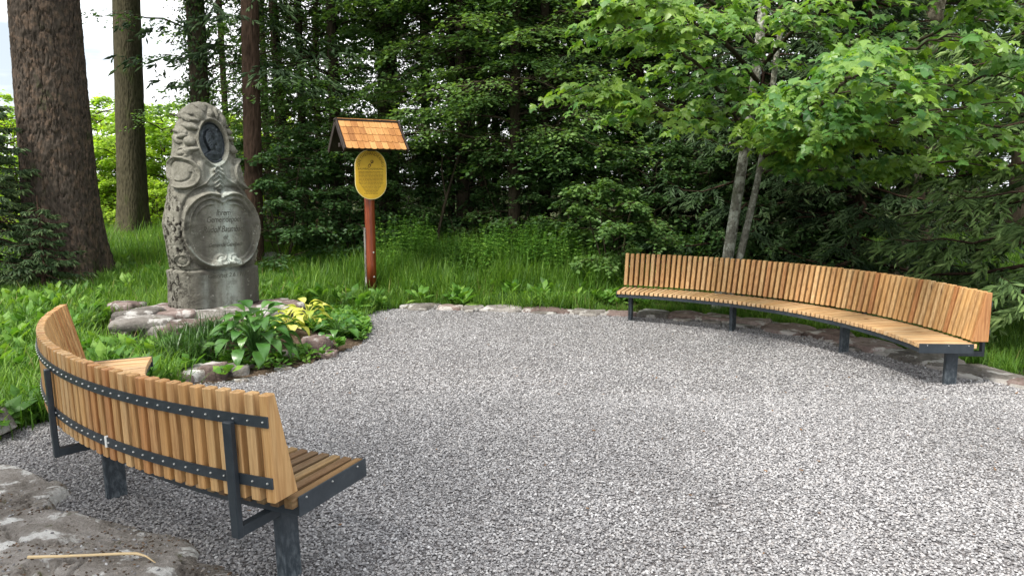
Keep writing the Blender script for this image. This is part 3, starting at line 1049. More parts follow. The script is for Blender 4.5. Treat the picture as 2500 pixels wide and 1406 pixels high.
lines = [('Ihrem', .105, 1.125), ('Gemeindepoet', .10, 1.045), ('Rudolf Baumbach', .105, .93), ('die', .07, .835), ('Gemeinde Gabelbach', .068, .745)]
for txt, size, v0 in lines:
    tv, tf = text_mesh(txt, size, .35, spacing=.95)
    tv[:, 0] *= .80
    u, v = tv[:, 0], tv[:, 1] + v0 - size * .3
    w = front_w(u, v) - .0035
    mb = MB(); add_faces(mb, np.stack([u, w, v], -1), tf)
    mb.build('inscription', M['engrave'], mon)
tv, tf = text_mesh('Gestiftet 2.6.1913', .075, .2)
u, v = tv[:, 0] * .95, tv[:, 1] + .355
mb = MB(); add_faces(mb, np.stack([u, front_w(u, v) - .0035, v], -1), tf)
mb.build('inscription', M['engrave'], mon)

# bronze oval with a bust in profile (facing right)
nr, na = 70, 150
rr = np.linspace(0, 1, nr)[:, None]; aa = np.linspace(0, 2 * np.pi, na, endpoint=False)[None]
pu, pv = rr * np.cos(aa) * .164, rr * np.sin(aa) * .238
prof_v = [-.24, -.13, -.09, -.075, -.055, -.04, -.03, -.02, 0, .02, .04, .07, .10, .14, .17]
prof_u = [.12, .10, .02, .035, .038, .045, .038, .055, .075, .05, .045, .055, .05, .02, -.03]
edge_r = np.interp(pv, prof_v, prof_u)
edge_l = np.interp(pv, [-.24, -.14, -.10, -.05, 0, .06, .12, .17], [-.14, -.13, -.06, -.08, -.10, -.11, -.09, -.03])
mk_ = sst(0, .018, edge_r - pu) * sst(0, .03, pu - edge_l) * (1 - sst(.15, .175, pv))
hgt = mk_ * (.022 + .02 * np.sqrt(np.clip(1 - ((pu - (edge_r + edge_l) / 2) / ((edge_r - edge_l) / 2 + .01)) ** 2, 0, 1)))
hgt = hgt + mk_ * .008 * (fbm(pu * 60, pv * 60, 1) - .5) * (pu < -.01) + .004 * (fbm(pu * 30, pv * 30) - .5)
hgt = hgt - .008 * np.exp(-(((pu - .02) / .012) ** 2 + ((pv - .035) / .008) ** 2)) + .016 * sst(.93, .97, rr) * np.ones_like(aa)
hgt = hgt + .006 * np.exp(-(((pu - .095) / .012) ** 2 + ((pv - .15) / .012) ** 2))
wm = float(front_w(0.0, 1.96 + .27)) * 0
w_c = np.interp(pv + 1.96, [1.82, 2.10], [float(front_w(0, 1.82)) - .006, float(front_w(0, 2.10)) - .006])
V = np.stack([pu + 0 * rr, w_c - hgt, pv + 1.96 + 0 * rr], -1).reshape(-1, 3)
i, j = np.meshgrid(np.arange(nr - 1), np.arange(na), indexing='ij'); j2 = (j + 1) % na
MB().add(V, np.stack([i * na + j, (i + 1) * na + j, (i + 1) * na + j2, i * na + j2], -1).reshape(-1, 4)).build('bronze_portrait', M['bronze'], mon, True)

# plinth of rough stones under the monument
pl = empty('stone_plinth', (MX, MY, 0), 0, 'low dry-stone plinth of pinkish slabs under the memorial stone', 'plinth')
pr = np.random.RandomState(12)
def rel_(px, py, z): q = at(px, py, z); return q[0] - MX, q[1] - MY
# top slabs follow the front rim of the plinth
tops = [((350, 772), .62, .50, .13, .25), ((470, 778), .55, .50, .12, .15), ((575, 768), .50, .42, .12, .45), ((660, 752), .55, .45, .13, .6), ((415, 752), .8, .6, .12, .1),
        ((690, 738), .45, .5, .16, .7), ((540, 745), .95, .9, .11, .4), ((640, 735), .6, .6, .12, .4), ((440, 738), .7, .5, .11, .2), ((345, 758), .5, .5, .14, -.2)]
for k, ((px, py), w, d, h, a) in enumerate(tops):
    x, y = rel_(px, py, .34)
    put_stone(pl, x, y, .21 + pr.uniform(-.01, .015), w, d, h * .95, a, 900 + k, 'rock' if k % 3 else 'rock_grey', tilt=pr.uniform(-.02, .02))
rim = [rel_(px, py, .15) for px, py in [(318, 800), (370, 815), (440, 825), (520, 828), (600, 820), (670, 800), (720, 770)]]
for lay, (z, hh) in enumerate(((-.08, .17), (.06, .14), (.14, .11))):
    n_ = 12 - lay
    for k in range(n_):
        t_ = (k + .5 * (lay % 2) + .3) / n_ * (len(rim) - 1)
        i0 = min(int(t_), len(rim) - 2); f_ = t_ - i0
        x = rim[i0][0] * (1 - f_) + rim[i0 + 1][0] * f_; y = rim[i0][1] * (1 - f_) + rim[i0 + 1][1] * f_
        a = math.atan2(rim[i0 + 1][1] - rim[i0][1], rim[i0 + 1][0] - rim[i0][0])
        put_stone(pl, x + pr.uniform(-.03, .03), y + .1 + pr.uniform(-.05, .04), z, pr.uniform(.26, .42), pr.uniform(.26, .34), hh * pr.uniform(.95, 1.2), a + pr.uniform(-.15, .15), 950 + lay * 20 + k, 'rock' if pr.rand() < .6 else 'rock_grey')
for k, (px, py, w, d, h, z, mk) in enumerate([(322, 812, .46, .36, .24, -.04, 'rock'), (385, 832, .50, .36, .18, -.05, 'rock_grey'), (388, 818, .44, .36, .15, .10, 'rock'), (455, 838, .46, .34, .20, -.05, 'rock'),
                                          (460, 822, .50, .34, .14, .12, 'rock_grey'), (530, 830, .46, .34, .26, -.02, 'rock'), (312, 790, .42, .36, .14, .15, 'rock')]):
    x, y = rel_(px, py, .0)
    put_stone(pl, x, y, z, w, d, h, .15 * math.sin(k * 2.2) - .1, 860 + k, mk)
core = slab(1.95, 1.5, .34, 77, 30, .05, M['mortar'])
link('rubble_core', core, pl, (.12, .06, -.08), (0, 0, .35))

# ------------------------------------------------------------------ sign post
SP = at(908, 728, 0.0)
sg = empty('trail_sign', (SP[0], SP[1], .06), R(30), 'yellow oval notice board on a red-brown post under a little shingled roof', 'sign')
mb = MB()
k = 20
t_ = np.linspace(0, 2 * np.pi, k, endpoint=False)
mb.tube([(0, 0, .10), (0, 0, .5), (0, 0, 1.5), (0, 0, 2.34)], .083, 20, cap=True)
mb.build('post', M['post'], sg, True)
bt = MB(); bt.box(-.078, .078, -.05, .05, -.2, .24); bevel_me = bevel(bt.mesh('post_foot', M['boot']), .02, 2)
link('post_foot', bevel_me, sg, (.01, 0.0, 0))
bb = MB()
for z in (.30, .70): bolt(bb, (.02, -.082, z), (0, -1, 0), .017)
tag(bb.build('bolts', M['bolt'], sg), kind='stuff')
st = MB().box(-.10, -.085, -.02, .03, .15, 1.1); st.build('side_strip', M['rock_grey'], sg)
# plate: stadium outline
PW, PH, PZ, PY = .262, .395, 1.95, -.105
tq = np.linspace(0, np.pi, 28)
out = [(PW * math.cos(q), PH - PW + PW * math.sin(q)) for q in tq] + [(-PW * math.cos(q), -PH + PW - PW * math.sin(q)) for q in tq]
out = np.array(out)
def plate(sc, y0, y1, mat_, name, par):
    o_ = out * sc
    n = len(o_)
    V = [(x, y0, z) for x, z in o_] + [(x, y1, z) for x, z in o_] + [(0, y0, 0), (0, y1, 0)]
    i = np.arange(n); j = (i + 1) % n
    return MB().add(V, [np.stack([i, j, n + j, n + i], -1), np.stack([j, i, np.full(n, 2 * n)], -1), np.stack([n + i, n + j, np.full(n, 2 * n + 1)], -1)]).build(name, mat_, par, loc=(0, 0, PZ))
rim_o = plate(1.0, PY, PY + .012, M['rim'], 'board_rim', sg)
pn = plate(.972, PY - .003, PY, M['plate'], 'notice_board', sg)
# printing on the plate (in plate space, facing -y)
mb = MB()
word = 'GOETHEWANDERWEG'
for k, ch in enumerate(word):
    a = math.pi - (k + .5) / len(word) * (math.pi + .1) + .05
    tv, tf = text_mesh(ch, .062)
    b_ = a - math.pi / 2
    x = tv[:, 0] * math.cos(b_) - tv[:, 1] * math.sin(b_) + math.cos(a) * .182
    z = tv[:, 0] * math.sin(b_) + tv[:, 1] * math.cos(b_) + math.sin(a) * .182 + (PH - PW) - .005
    add_faces(mb, np.stack([x, np.full(len(x), PY - .0045), z], -1), tf)
mb.build('arched_lettering', M['print2'], pn)
mb = MB()
tv, tf = text_mesh('BAUMBACHDENKMAL', .043)
add_faces(mb, np.stack([tv[:, 0], np.full(len(tv), PY - .0045), tv[:, 1] + .075], -1), tf)
mb.build('heading', M['print'], pn)
mb = MB()
def ribbon(pts, wds):
    pts = np.array(pts, float); d = np.gradient(pts, axis=0); d /= np.linalg.norm(d, axis=1)[:, None]
    nrm_ = np.stack([-d[:, 1], d[:, 0]], -1) * np.array(wds)[:, None]
    V = []
    for p, q in zip(pts, nrm_): V += [(p[0] + q[0], PY - .0045, p[1] + q[1]), (p[0] - q[0], PY - .0045, p[1] - q[1])]
    i = np.arange(len(pts) - 1)
    mb.add(V, np.stack([2 * i, 2 * i + 1, 2 * i + 3, 2 * i + 2], -1))
q = np.linspace(0, 2 * np.pi, 26)
Rg = lambda x, z, a=-.62: (x * math.cos(a) - z * math.sin(a), x * math.sin(a) + z * math.cos(a))
ribbon([tuple(np.add(Rg(.018 * math.cos(w), .020 * math.sin(w) + .035), (0, .178))) for w in q], [.006 + .002 * math.cos(w) for w in q])
ribbon([tuple(np.add(Rg(.014 * math.sin(2 * w) * .9 + .012, .045 - .075 * (w / 6.28)), (0, .178))) for w in q[:14]], [.006] * 14)
ribbon([tuple(np.add(Rg(.016 * math.cos(w) + .004, .030 * math.sin(w) - .045), (0, .178))) for w in q], [.005 + .002 * math.sin(w) for w in q])
mb.build('emblem', M['print'], pn)
mb = MB()
rr_ = np.random.RandomState(4)
for k in range(17):
    z = .045 - k * .0215
    wmax = .205 if z > -.13 else max(.1, .205 - (-.13 - z) * .75)
    if k == 16: wmax = .12
    x = -wmax
    while x < wmax - .01:
        w = min(rr_.uniform(.012, .06), wmax - x)
        mb.box(x, x + w, PY - .0045, PY - .0035, z - .0035, z + .0035)
        x += w + .006
mb.build('small_print', M['print2'], pn)
# roof: ridge along x, shingles on the front slope
RL_, RWd, RZ0, RZ1 = .52, .42, 2.34, 2.80      # half length, half depth, eave and ridge height
for sy in (-1, 1):
    slope = math.atan2(RZ1 - RZ0, RWd)
    ln = math.hypot(RZ1 - RZ0, RWd)
    bd = MB().box(-RL_ + .02, RL_ - .02, 0, ln, -.018, 0)
    o = link('roof_board', bd.mesh('roof_board', M['trim']), sg, (0, sy * RWd, RZ0), (slope if sy < 0 else slope, 0, 0 if sy < 0 else math.pi))
    if sy > 0: o.rotation_euler = (slope, 0, math.pi)
    # barge boards
    for sx in (-1, 1):
        bg = MB().box(-.0125, .0125, -.02, ln + .01, -.05, .03)
        link('barge_board', bevel(bg.mesh('barge_board', M['trim']), .003), sg, (sx * (RL_ - .005), sy * RWd, RZ0), o.rotation_euler)
    nrow, ncol = 4, 10
    rowh = ln / nrow
    def shm():
        w = (2 * RL_ - .05) / ncol
        h = rowh * 1.28
        q = np.linspace(np.pi, 2 * np.pi, 7)
        o_ = [(w * .47 * math.cos(a_), .022 + .022 * math.sin(a_)) for a_ in q] + [(w * .47, h), (-w * .47, h)]
        n = len(o_)
        V = [(x, y, 0) for x, y in o_] + [(x, y, .010) for x, y in o_]
        i = np.arange(n); j = (i + 1) % n
        m_ = MB().add(V, [np.stack([j, i, n + i, n + j], -1), np.array([[*(n + i)]]), np.array([[*i[::-1]]])])
        return m_.mesh('shingle', M['shingle'])
    sm = shm()
    for rw in range(nrow):
        for c_ in range(ncol):
            x = -RL_ + .03 + (c_ + .5) * (2 * RL_ - .06) / ncol
            off = .004 * rr_.uniform(-1, 1)
            yy = rw * rowh - .02 + off; zz = .004 + .008
            p = Matrix.Rotation(o.rotation_euler[2], 4, 'Z') @ Matrix.Rotation(slope, 4, 'X') @ Vector((x, yy, zz))
            link('shingle', sm, sg, (p.x, p.y + sy * RWd, p.z + RZ0), (slope - .045, rr_.uniform(-.01, .01), o.rotation_euler[2]))
rc = MB().box(-RL_ - .02, RL_ + .02, -.045, .045, RZ1 - .012, RZ1 + .014)
link('ridge_board', bevel(rc.mesh('ridge_board', M['trim']), .004), sg)
MB().box(-.05, .05, -.33, .33, 2.32, 2.38).build('roof_bearer', M['trim'], sg)
MB().box(-RL_ + .05, RL_ - .05, -.05, .05, 2.382, 2.44).build('roof_beam', M['trim'], sg)

# ------------------------------------------------------------------ leaves
DIAMOND = (np.array([(0, 0, 0), (.36, .45, .06), (0, 1, -.05), (-.36, .45, .06)]), np.array([(0, 1, 2), (0, 2, 3)]))
MAPLE_V = np.array([(0, 0, 0), (.30, -.06, -.02), (.52, .10, -.10), (.34, .28, .0), (.62, .52, -.10), (.28, .55, -.0), (.22, .72, -.03), (0, 1.0, -.12),
                    (-.22, .72, -.03), (-.28, .55, 0), (-.62, .52, -.10), (-.34, .28, 0), (-.52, .10, -.10), (-.30, -.06, -.02), (0, .38, .05)])
MAPLE = (MAPLE_V, np.array([(14, i, (i + 1) % 14) for i in range(14)]))
SPIN = (np.array([(0, 0, 0), (.12, .5, 0), (0, .5, .12), (-.12, .5, 0), (0, .5, -.12), (0, 1, 0)]),
        np.array([(0, 1, 2), (0, 2, 3), (0, 3, 4), (0, 4, 1), (5, 2, 1), (5, 3, 2), (5, 4, 3), (5, 1, 4)]))


def unit(v): return v / (np.linalg.norm(v, axis=-1, keepdims=True) + 1e-9)


def leaves(mb, P, D, Nn, S, base=DIAMOND, tint=None, r=rs):
    P, D, Nn = np.asarray(P), unit(np.asarray(D)), np.asarray(Nn)
    X_ = unit(np.cross(D, Nn)); Nn = np.cross(X_, D)
    bv, bf = base
    S = np.asarray(S)[:, None, None]
    V = P[:, None] + S * (bv[None, :, 0:1] * X_[:, None] + bv[None, :, 1:2] * D[:, None] + bv[None, :, 2:3] * Nn[:, None])
    n, k = len(P), len(bv)
    F = (bf[None] + (np.arange(n) * k)[:, None, None]).reshape(-1, bf.shape[1])
    t = r.rand(n) if tint is None else tint
    mb.add(V.reshape(-1, 3), F, np.repeat(t, k))


def limb_path(p0, az, el, L, droop, n=7, wig=.05, r=rs):
    t = np.linspace(0, 1, n)
    d = np.array([math.cos(az), math.sin(az), 0])
    h = L * t * math.cos(el)
    z = L * t * math.sin(el) - droop * L * t ** 2
    p = p0 + d * h[:, None] + np.stack([0 * t, 0 * t, z], -1)
    return p + r.normal(0, wig * L / n, (n, 3)) * (t[:, None] > 0)


def broad_crown(seed, z0, z1, rad, nl=46, nsub=9, nleaf=36, size=.085, droop=.25, shape=.5, wood=True):
    """leaves and limbs of a broadleaf tree: flat layered sprays"""
    r = np.random.RandomState(seed)
    lv, wd = MB(), MB()
    for k in range(nl):
        f = (k + r.rand()) / nl
        z = z0 + (z1 - z0) * f
        L = rad * (1 - f * shape) * r.uniform(.65, 1.1)
        p = limb_path(np.array([0, 0, z]), k * 2.4 + r.uniform(-.4, .4), r.uniform(.1, .6), L, droop, 7, .12, r)
        if wood: wd.tube(p, np.linspace(.009 * L + .006, .003, 7), 4)
        for q in range(nsub):
            t = r.uniform(.2, 1.0)
            b = np.array([np.interp(t * 6, range(7), p[:, i]) for i in range(3)])
            d = p[min(int(t * 6) + 1, 6)] - p[min(int(t * 6), 5)]
            az = math.atan2(d[1], d[0]) + r.choice([-1, 1]) * r.uniform(.3, 1.2)
            l2 = L * r.uniform(.18, .4)
            sp = limb_path(b, az, r.uniform(-.15, .3), l2, .35, 5, .1, r)
            if wood: wd.tube(sp, [.006, .005, .004, .003, .002], 3)
            m = int(nleaf * r.uniform(.6, 1.3))
            tt_ = r.uniform(.05, 1.05, m)
            c = np.stack([np.interp(tt_ * 4, range(5), sp[:, i]) for i in range(3)], -1)
            side = r.choice([-1, 1], m)
            a2 = az + side * r.uniform(.4, 1.2, m)
            lat = r.uniform(0, .22, m) * l2 * 1.1
            dr = np.stack([np.cos(a2), np.sin(a2), r.uniform(-.55, .05, m)], -1)
            c = c + dr * lat[:, None] + np.stack([0 * lat, 0 * lat, r.normal(0, .035, m)], -1)
            nn = np.stack([r.normal(0, .45, m), r.normal(0, .45, m), np.ones(m)], -1)
            leaves(lv, c, dr, nn, size * r.uniform(.6, 1.25, m), tint=np.clip(r.normal(.5, .2, m) + .15 * (r.rand() - .5), 0, 1), r=r)
    return lv, wd


def spruce_crown(seed, z0, z1, rad, nb=70, nside=14, nf=12, size=.13, thin=1.0, tipw=1.0):
    r = np.random.RandomState(seed)
    lv, wd = MB(), MB()
    for k in range(nb):
        f = (k + r.rand()) / nb
        z = z0 + (z1 - z0) * f
        L = rad * (1 - f * .75) * r.uniform(.7, 1.1)
        az = k * 2.4 + r.uniform(-.4, .4)
        t = np.linspace(0, 1, 7)
        dz = -L * (.30 * t - .0) + L * .20 * t ** 3
        d = np.array([math.cos(az), math.sin(az), 0])
        p = np.array([0, 0, z]) + d * (L * t)[:, None] + np.stack([0 * t, 0 * t, dz], -1) + r.normal(0, .012 * L, (7, 3)) * (t[:, None] > 0)
        wd.tube(p, np.linspace(.010 * L + .006, .003, 7), 4)
        for q in range(nside):
            t_ = .18 + .82 * (q + r.rand()) / nside
            b = np.array([np.interp(t_ * 6, range(7), p[:, i]) for i in range(3)])
            sgn = r.choice([-1, 1])
            a2 = az + sgn * r.uniform(.5, 1.1)
            l2 = L * (.34 * (1.15 - t_ * .75)) * r.uniform(.6, 1.2)
            sp = limb_path(b, a2, r.uniform(-.35, .0), l2, .35, 4, .06, r)
            m = max(3, int(nf * (l2 / .5) * thin))
            tt_ = r.uniform(0, 1, m)
            c = np.stack([np.interp(tt_ * 3, range(4), sp[:, i]) for i in range(3)], -1)
            a3 = a2 + r.choice([-1, 1], m) * r.uniform(.2, 1.0, m)
            dr = np.stack([np.cos(a3), np.sin(a3), r.uniform(-1.1, -.1, m)], -1)
            leaves(lv, c, dr, r.normal(0, 1, (m, 3)), size * r.uniform(.6, 1.3, m), SPIN, np.clip(.25 + .55 * tt_ * tipw * r.uniform(.6, 1.2, m), 0, 1), r)
    return lv, wd


def trunk_mesh(h, r0, r1, lean=(0, 0), flare=.35, bumps=.04, k=26, n=60, name='trunk', mt='bark_dark', seed=1, wood=None, plates=0.0):
    t = np.linspace(0, 1, n)
    z = h * t - .25
    fl = 1 + flare * np.exp(-np.maximum(z, 0) / (r0 * 1.6))
    rad = (r0 + (r1 - r0) * t) * fl
    a = np.linspace(0, 2 * np.pi, k, endpoint=False)
    A_, Z_ = np.meshgrid(a, z)
    cx_, sy_ = np.cos(A_), np.sin(A_)
    rr2 = rad[:, None] * (1 + bumps * 2 * (fbm(cx_ * 1.5 + seed, sy_ * 1.5, Z_ * .5, 3) - .5))
    rr2 = rr2 * (1 + .22 * np.exp(-np.maximum(Z_, 0) / (r0 * 1.2)) * np.cos(A_ * 5 + seed) * (flare > .2))
    if plates:
        f1 = fbm(cx_ * r0 * 26 + seed, sy_ * r0 * 26, Z_ * 11, 3, .65)
        f2 = np.abs(fbm(cx_ * r0 * 15, sy_ * r0 * 15 + seed, Z_ * 3.5, 3) - .5)
        rr2 = rr2 + plates * (f1 - .5) - plates * .9 * np.exp(-(f2 / .035) ** 2)
    X_ = rr2 * cx_ + (lean[0] * Z_ / h)
    Y_ = rr2 * sy_ + (lean[1] * Z_ / h)
    V = np.stack([X_, Y_, Z_], -1).reshape(-1, 3)
    i, j = np.meshgrid(np.arange(n - 1), np.arange(k), indexing='ij'); j2 = (j + 1) % k
    mb_ = MB().add(V, np.stack([i * k + j, i * k + j2, (i + 1) * k + j2, (i + 1) * k + j], -1).reshape(-1, 4))
    if wood is not None and wood.V:
        for V_, F_ in [(np.vstack(wood.V), wood.F)]:
            mb_.add(V_, F_)
    return mb_.mesh(name, M[mt], True)


def tree(name, label, cat, x, y, trunk, crown, rz=0.0, sc=1.0, group=None, extra=None):
    root = empty(name, (x, y, float(gz(x, y))), rz, label, cat, group)
    link('trunk', trunk, root, scale=(sc, sc, sc))
    if crown: link('crown', crown, root, scale=(sc, sc, sc))
    if extra: link(extra[0], extra[1], root, scale=(sc, sc, sc))
    return root


# --- crown library
lib_b = []
for k, (z0, z1, rad) in enumerate([(2.2, 13, 3.4), (1.0, 11, 3.0), (4.5, 14, 3.6)]):
    lv, wd = broad_crown(30 + k, z0, z1, rad, 62, 11, 48, .105)
    lib_b.append((lv.mesh('crown', M['beech' if k != 1 else 'beech_dark']), trunk_mesh(14, .13 + .03 * k, .03, (.3 * k, .2), .2, .05, 12, 24, seed=k, wood=wd)))
lib_s = []
for k, (z0, z1, rad, nb) in enumerate([(1.2, 15, 2.7, 110), (3.5, 16, 2.4, 90)]):
    lv, wd = spruce_crown(50 + k, z0, z1, rad, nb, 13, 8, .17)
    lib_s.append((lv.mesh('crown', M['spruce']), trunk_mesh(17, .17, .03, (.1, .1), .25, .05, 12, 24, mt='bark_brown', seed=4 + k, wood=wd)))
lv, wd = spruce_crown(61, 2.6, 15, 1.9, 120, 12, 5, .12, .55)
lib_d = (lv.mesh('crown', M['spruce_dry']), trunk_mesh(17, .15, .04, (.1, 0), .2, .05, 12, 24, mt='bark_brown', seed=9, wood=wd))
lib_bush = []
for k, (h, rad, nl) in enumerate([(2.6, 1.5, 34), (1.6, 1.1, 22)]):
    lv, wd = broad_crown(80 + k, .15, h, rad, nl, 9, 30, .085, .2, .4)
    wd2 = MB()
    for q in range(6):
        wd2.tube(limb_path(np.array([0, 0, -.1]), q * 1.1, 1.25, h * .95, .0, 5, .06), [.02, .016, .012, .009, .005], 5)
    wd2.V += wd.V; wd2.T += wd.T; off = wd2.n; wd2.F += [f + off for f in wd.F]; wd2.n += wd.n
    lib_bush.append((lv, wd2.mesh('stems', M['bark_dark'])))
bush_me = {}
def bush_mesh(k, m_):
    if (k, m_) not in bush_me: bush_me[(k, m_)] = lib_bush[k][0].mesh('foliage', M[m_])
    return bush_me[(k, m_)]


def bush(label, x, y, k=0, m_='beech_dark', sc=1.0, rz=0.0, group=None, name='shrub', cat='shrub'):
    root = empty(name, (x, y, float(gz(x, y)) - .03), rz, label, cat, group)
    link('stems', lib_bush[k][1], root, scale=(sc, sc, sc))
    link('foliage', bush_mesh(k, m_), root, scale=(sc, sc, sc))
    return root


# --- named trees at the left
q = Gz(165, 660)
big = trunk_mesh(13, .575, .42, (.02, .0), .24, .03, 380, 640, seed=3, mt='bark_spruce', plates=.032)
lv, wd = broad_crown(120, 7.5, 13, 5.5, 34, 10, 40, .10)
tree('spruce_tree', 'huge thick old trunk with dark scaly bark, leftmost in the picture', 'tree', -7.76, 12.75, big, lv.mesh('crown', M['beech_dark']))
lv, wd = broad_crown(121, 7.5, 13, 2.6, 30, 9, 30, .10)
tree('tall_tree', 'smooth olive-brown trunk standing between the huge trunk and the memorial', 'tree', -10.05, 19.6,
     trunk_mesh(14, .37, .27, (.5, 0), .3, .03, 60, 120, seed=6, mt='bark_smooth', wood=wd, plates=.012), lv.mesh('crown', M['beech']))


def ivy_mesh(h0, h1, r0, n, seed, m_='ivy', size=.07):
    r = np.random.RandomState(seed)
    z = r.uniform(h0, h1, n); a = r.uniform(0, 6.28, n); rad = r0 + np.abs(r.normal(0, .07, n)) + .02
    c = np.stack([rad * np.cos(a), rad * np.sin(a), z], -1)
    nn = np.stack([np.cos(a), np.sin(a), r.uniform(.1, .8, n)], -1) + r.normal(0, .3, (n, 3))
    dr = np.stack([-np.sin(a) * r.normal(0, .6, n), np.cos(a) * r.normal(0, .6, n), -np.ones(n)], -1)
    mb_ = MB(); leaves(mb_, c, dr, nn, size * r.uniform(.6, 1.3, n), r=r)
    return mb_.mesh('ivy', M[m_])


lv, wd = broad_crown(123, 5.6, 13, 2.2, 40, 9, 34, .10)
HIGH = lv.mesh('crown', M['beech_dark'])
x, y = atd(498, 430, 15.2)[:2]
tree('ivy_clad_tree', 'trunk wrapped in green ivy rising right behind the memorial stone', 'tree', x, y,
     trunk_mesh(14, .19, .15, (.05, 0), .2, .03, 24, 50, seed=8, mt='bark_dark'), HIGH, 1.3, 1, extra=('ivy', ivy_mesh(.2, 12, .19, 5200, 5)))
x, y = atd(612, 430, 13.6)[:2]
tree('pine_tree', 'straight reddish-brown trunk with rough bark at the right shoulder of the memorial', 'tree', x, y,
     trunk_mesh(14, .165, .13, (.35, 0), .15, .03, 80, 160, seed=11, mt='bark_brown', plates=.02), lib_s[1][0], .4, 1)
x, y = atd(950, 430, 17.5)[:2]
tree('ivy_clad_tree', 'dark forked tree with ivy on its upper trunk directly behind the notice board', 'tree', x, y,
     trunk_mesh(14, .25, .18, (-.1, 0), .2, .03, 24, 50, seed=14), lib_b[0][0], 2.2, 1, extra=('ivy', ivy_mesh(3.2, 12, .23, 4800, 6)))
# forks of that tree
wdm = MB()
wdm.tube([(0, 0, 3.3), (.35, -.1, 3.9), (.8, -.2, 4.8), (1.2, -.2, 6)], [.10, .085, .07, .05], 8)
wdm.tube([(.1, 0, 4.6), (-.5, -.2, 5.3), (-.8, -.3, 6.4)], [.08, .06, .04], 8)
fk = bpy.data.objects['ivy_clad_tree.001']
link('limb', wdm.mesh('limb', M['bark_dark'], True), fk)

SLIM = ['slim dark trunk just right of the reddish-brown trunk beside the memorial', 'second slim trunk right of the reddish-brown trunk, with dry grey twigs',
        'slim spruce trunk halfway between the memorial and the notice board', 'slender trunk farther back, close behind the reddish-brown trunk',
        'slim trunk with dry twigs just left of the shingled roof', 'slim trunk just right of the shingled roof of the notice board', 'second slim trunk right of the notice board roof',
        'farther slim trunk between the notice board and the drooping beech', 'slim dark trunk at the left side of the drooping beech', 'thin trunk hidden behind the drooping beech',
        'slim trunk against the bright gap left of the thick brown spruce', 'farther trunk in the bright gap left of the thick brown spruce', 'slim trunk seen between the ivy-clad and the reddish-brown trunk']
# slim dark trunks seen against the light between the memorial and the right bench
slim = trunk_mesh(15, .11, .07, (.1, 0), .15, .04, 14, 30, seed=21)
slim2 = trunk_mesh(15, .085, .05, (-.25, 0), .15, .05, 12, 30, seed=22, mt='bark_brown')
for k, (px, Y, w, cr_) in enumerate([(690, 19, 1.0, 'd'), (742, 17.5, .9, 'd'), (775, 22, 1.1, 's'), (655, 24, 1.0, 's'), (835, 20, .9, 'd'), (1042, 18.5, 1.1, 'b'), (1100, 17, 1.0, 's'), (1150, 22, 1.2, 'b'),
                              (1212, 18, 1.1, 'b'), (1300, 23, 1.3, 's'), (1440, 17.5, 1.1, 'b'), (1470, 21, 1.0, 'd'), (560, 23, 1.2, 'd')]):
    x, y = atd(px, 430, Y)[:2]
    cm = {'d': lib_d[0], 's': lib_s[1][0], 'b': lib_b[2][0]}[cr_]
    tree('slim_tree', SLIM[k], 'tree', x, y, slim if k % 2 else slim2, cm, k * 1.7, w if cr_ != 'x' else 1, 'slim trunks against the sky')
x, y = atd(1548, 430, 15.5)[:2]
tree('spruce_tree', 'thick brown spruce trunk rising behind the far end of the right bench', 'tree', x, y,
     trunk_mesh(16, .19, .12, (.1, 0), .2, .03, 50, 120, seed=24, mt='bark_brown', plates=.018), lib_s[1][0], 3.1, 1)
x, y = atd(2185, 700, 12.2)[:2]
tree('spruce_tree', 'leaning trunk with pale flaking bark half hidden behind the spruce boughs', 'tree', x, y,
     trunk_mesh(13, .15, .10, (1.2, 0), .2, .05, 40, 90, seed=25, mt='bark_pale', plates=.02), lib_s[1][0], 5, 1)

# dead forked stem near the fern
x, y = atd(1065, 560, 14.6)[:2]
ds = MB()
ds.tube([(0, 0, -.1), (.05, 0, .6), (.2, 0, 1.2), (.5, 0, 2.2), (.9, 0, 3.2)], [.035, .03, .028, .02, .012], 7)
ds.tube([(.2, 0, 1.2), (.12, 0, 1.8), (.2, 0, 2.7)], [.02, .015, .008], 6)
o = ds.build('dead_stem', M['bark_dark'], smooth=True, loc=(x, y, float(gz(x, y))))
tag(o, 'thin bare forked dead stem leaning right in the undergrowth behind the notice board', 'dead stem')

# --- filler wood behind
fr_ = np.random.RandomState(91)
cnt = 0
for row, (Y, dx) in enumerate([(16.5, 2.3), (20, 2.6), (25, 3.0), (31, 3.6)]):
    x = -.40 * Y if row == 3 else -.27 * Y
    while x < .80 * Y + 2:
        xx, yy = x + fr_.uniform(-.7, .7), Y + fr_.uniform(-1.2, 1.2)
        px = 1250 + 1800 * xx / yy
        x += dx
        if row == 0 and px < 1250: continue
        if 1380 < px < 1500 and row < 3 and fr_.rand() < .7: continue
        if 620 < px < 1100 and row in (1, 2) and fr_.rand() < .45: continue
        if row == 3 and px < 1100 and fr_.rand() < .6: continue
        if px < 620: continue
        kind = fr_.rand()
        pcon = .35 if px < 1500 else .7
        if kind < pcon:
            t_ = lib_s[fr_.randint(2) if px > 1450 else 1]
            tree('background_spruce', 'dark spruce standing deep in the wood behind the clearing', 'tree', xx, yy, t_[1], t_[0], fr_.uniform(0, 6.28), fr_.uniform(.85, 1.15), 'dark spruces deep in the wood')
        else:
            t_ = lib_b[fr_.randint(3)]
            tree('background_beech', 'leafy broadleaf tree standing deep in the wood behind the clearing', 'tree', xx, yy, t_[1], t_[0], fr_.uniform(0, 6.28), fr_.uniform(.85, 1.15), 'leafy trees deep in the wood')
        cnt += 1
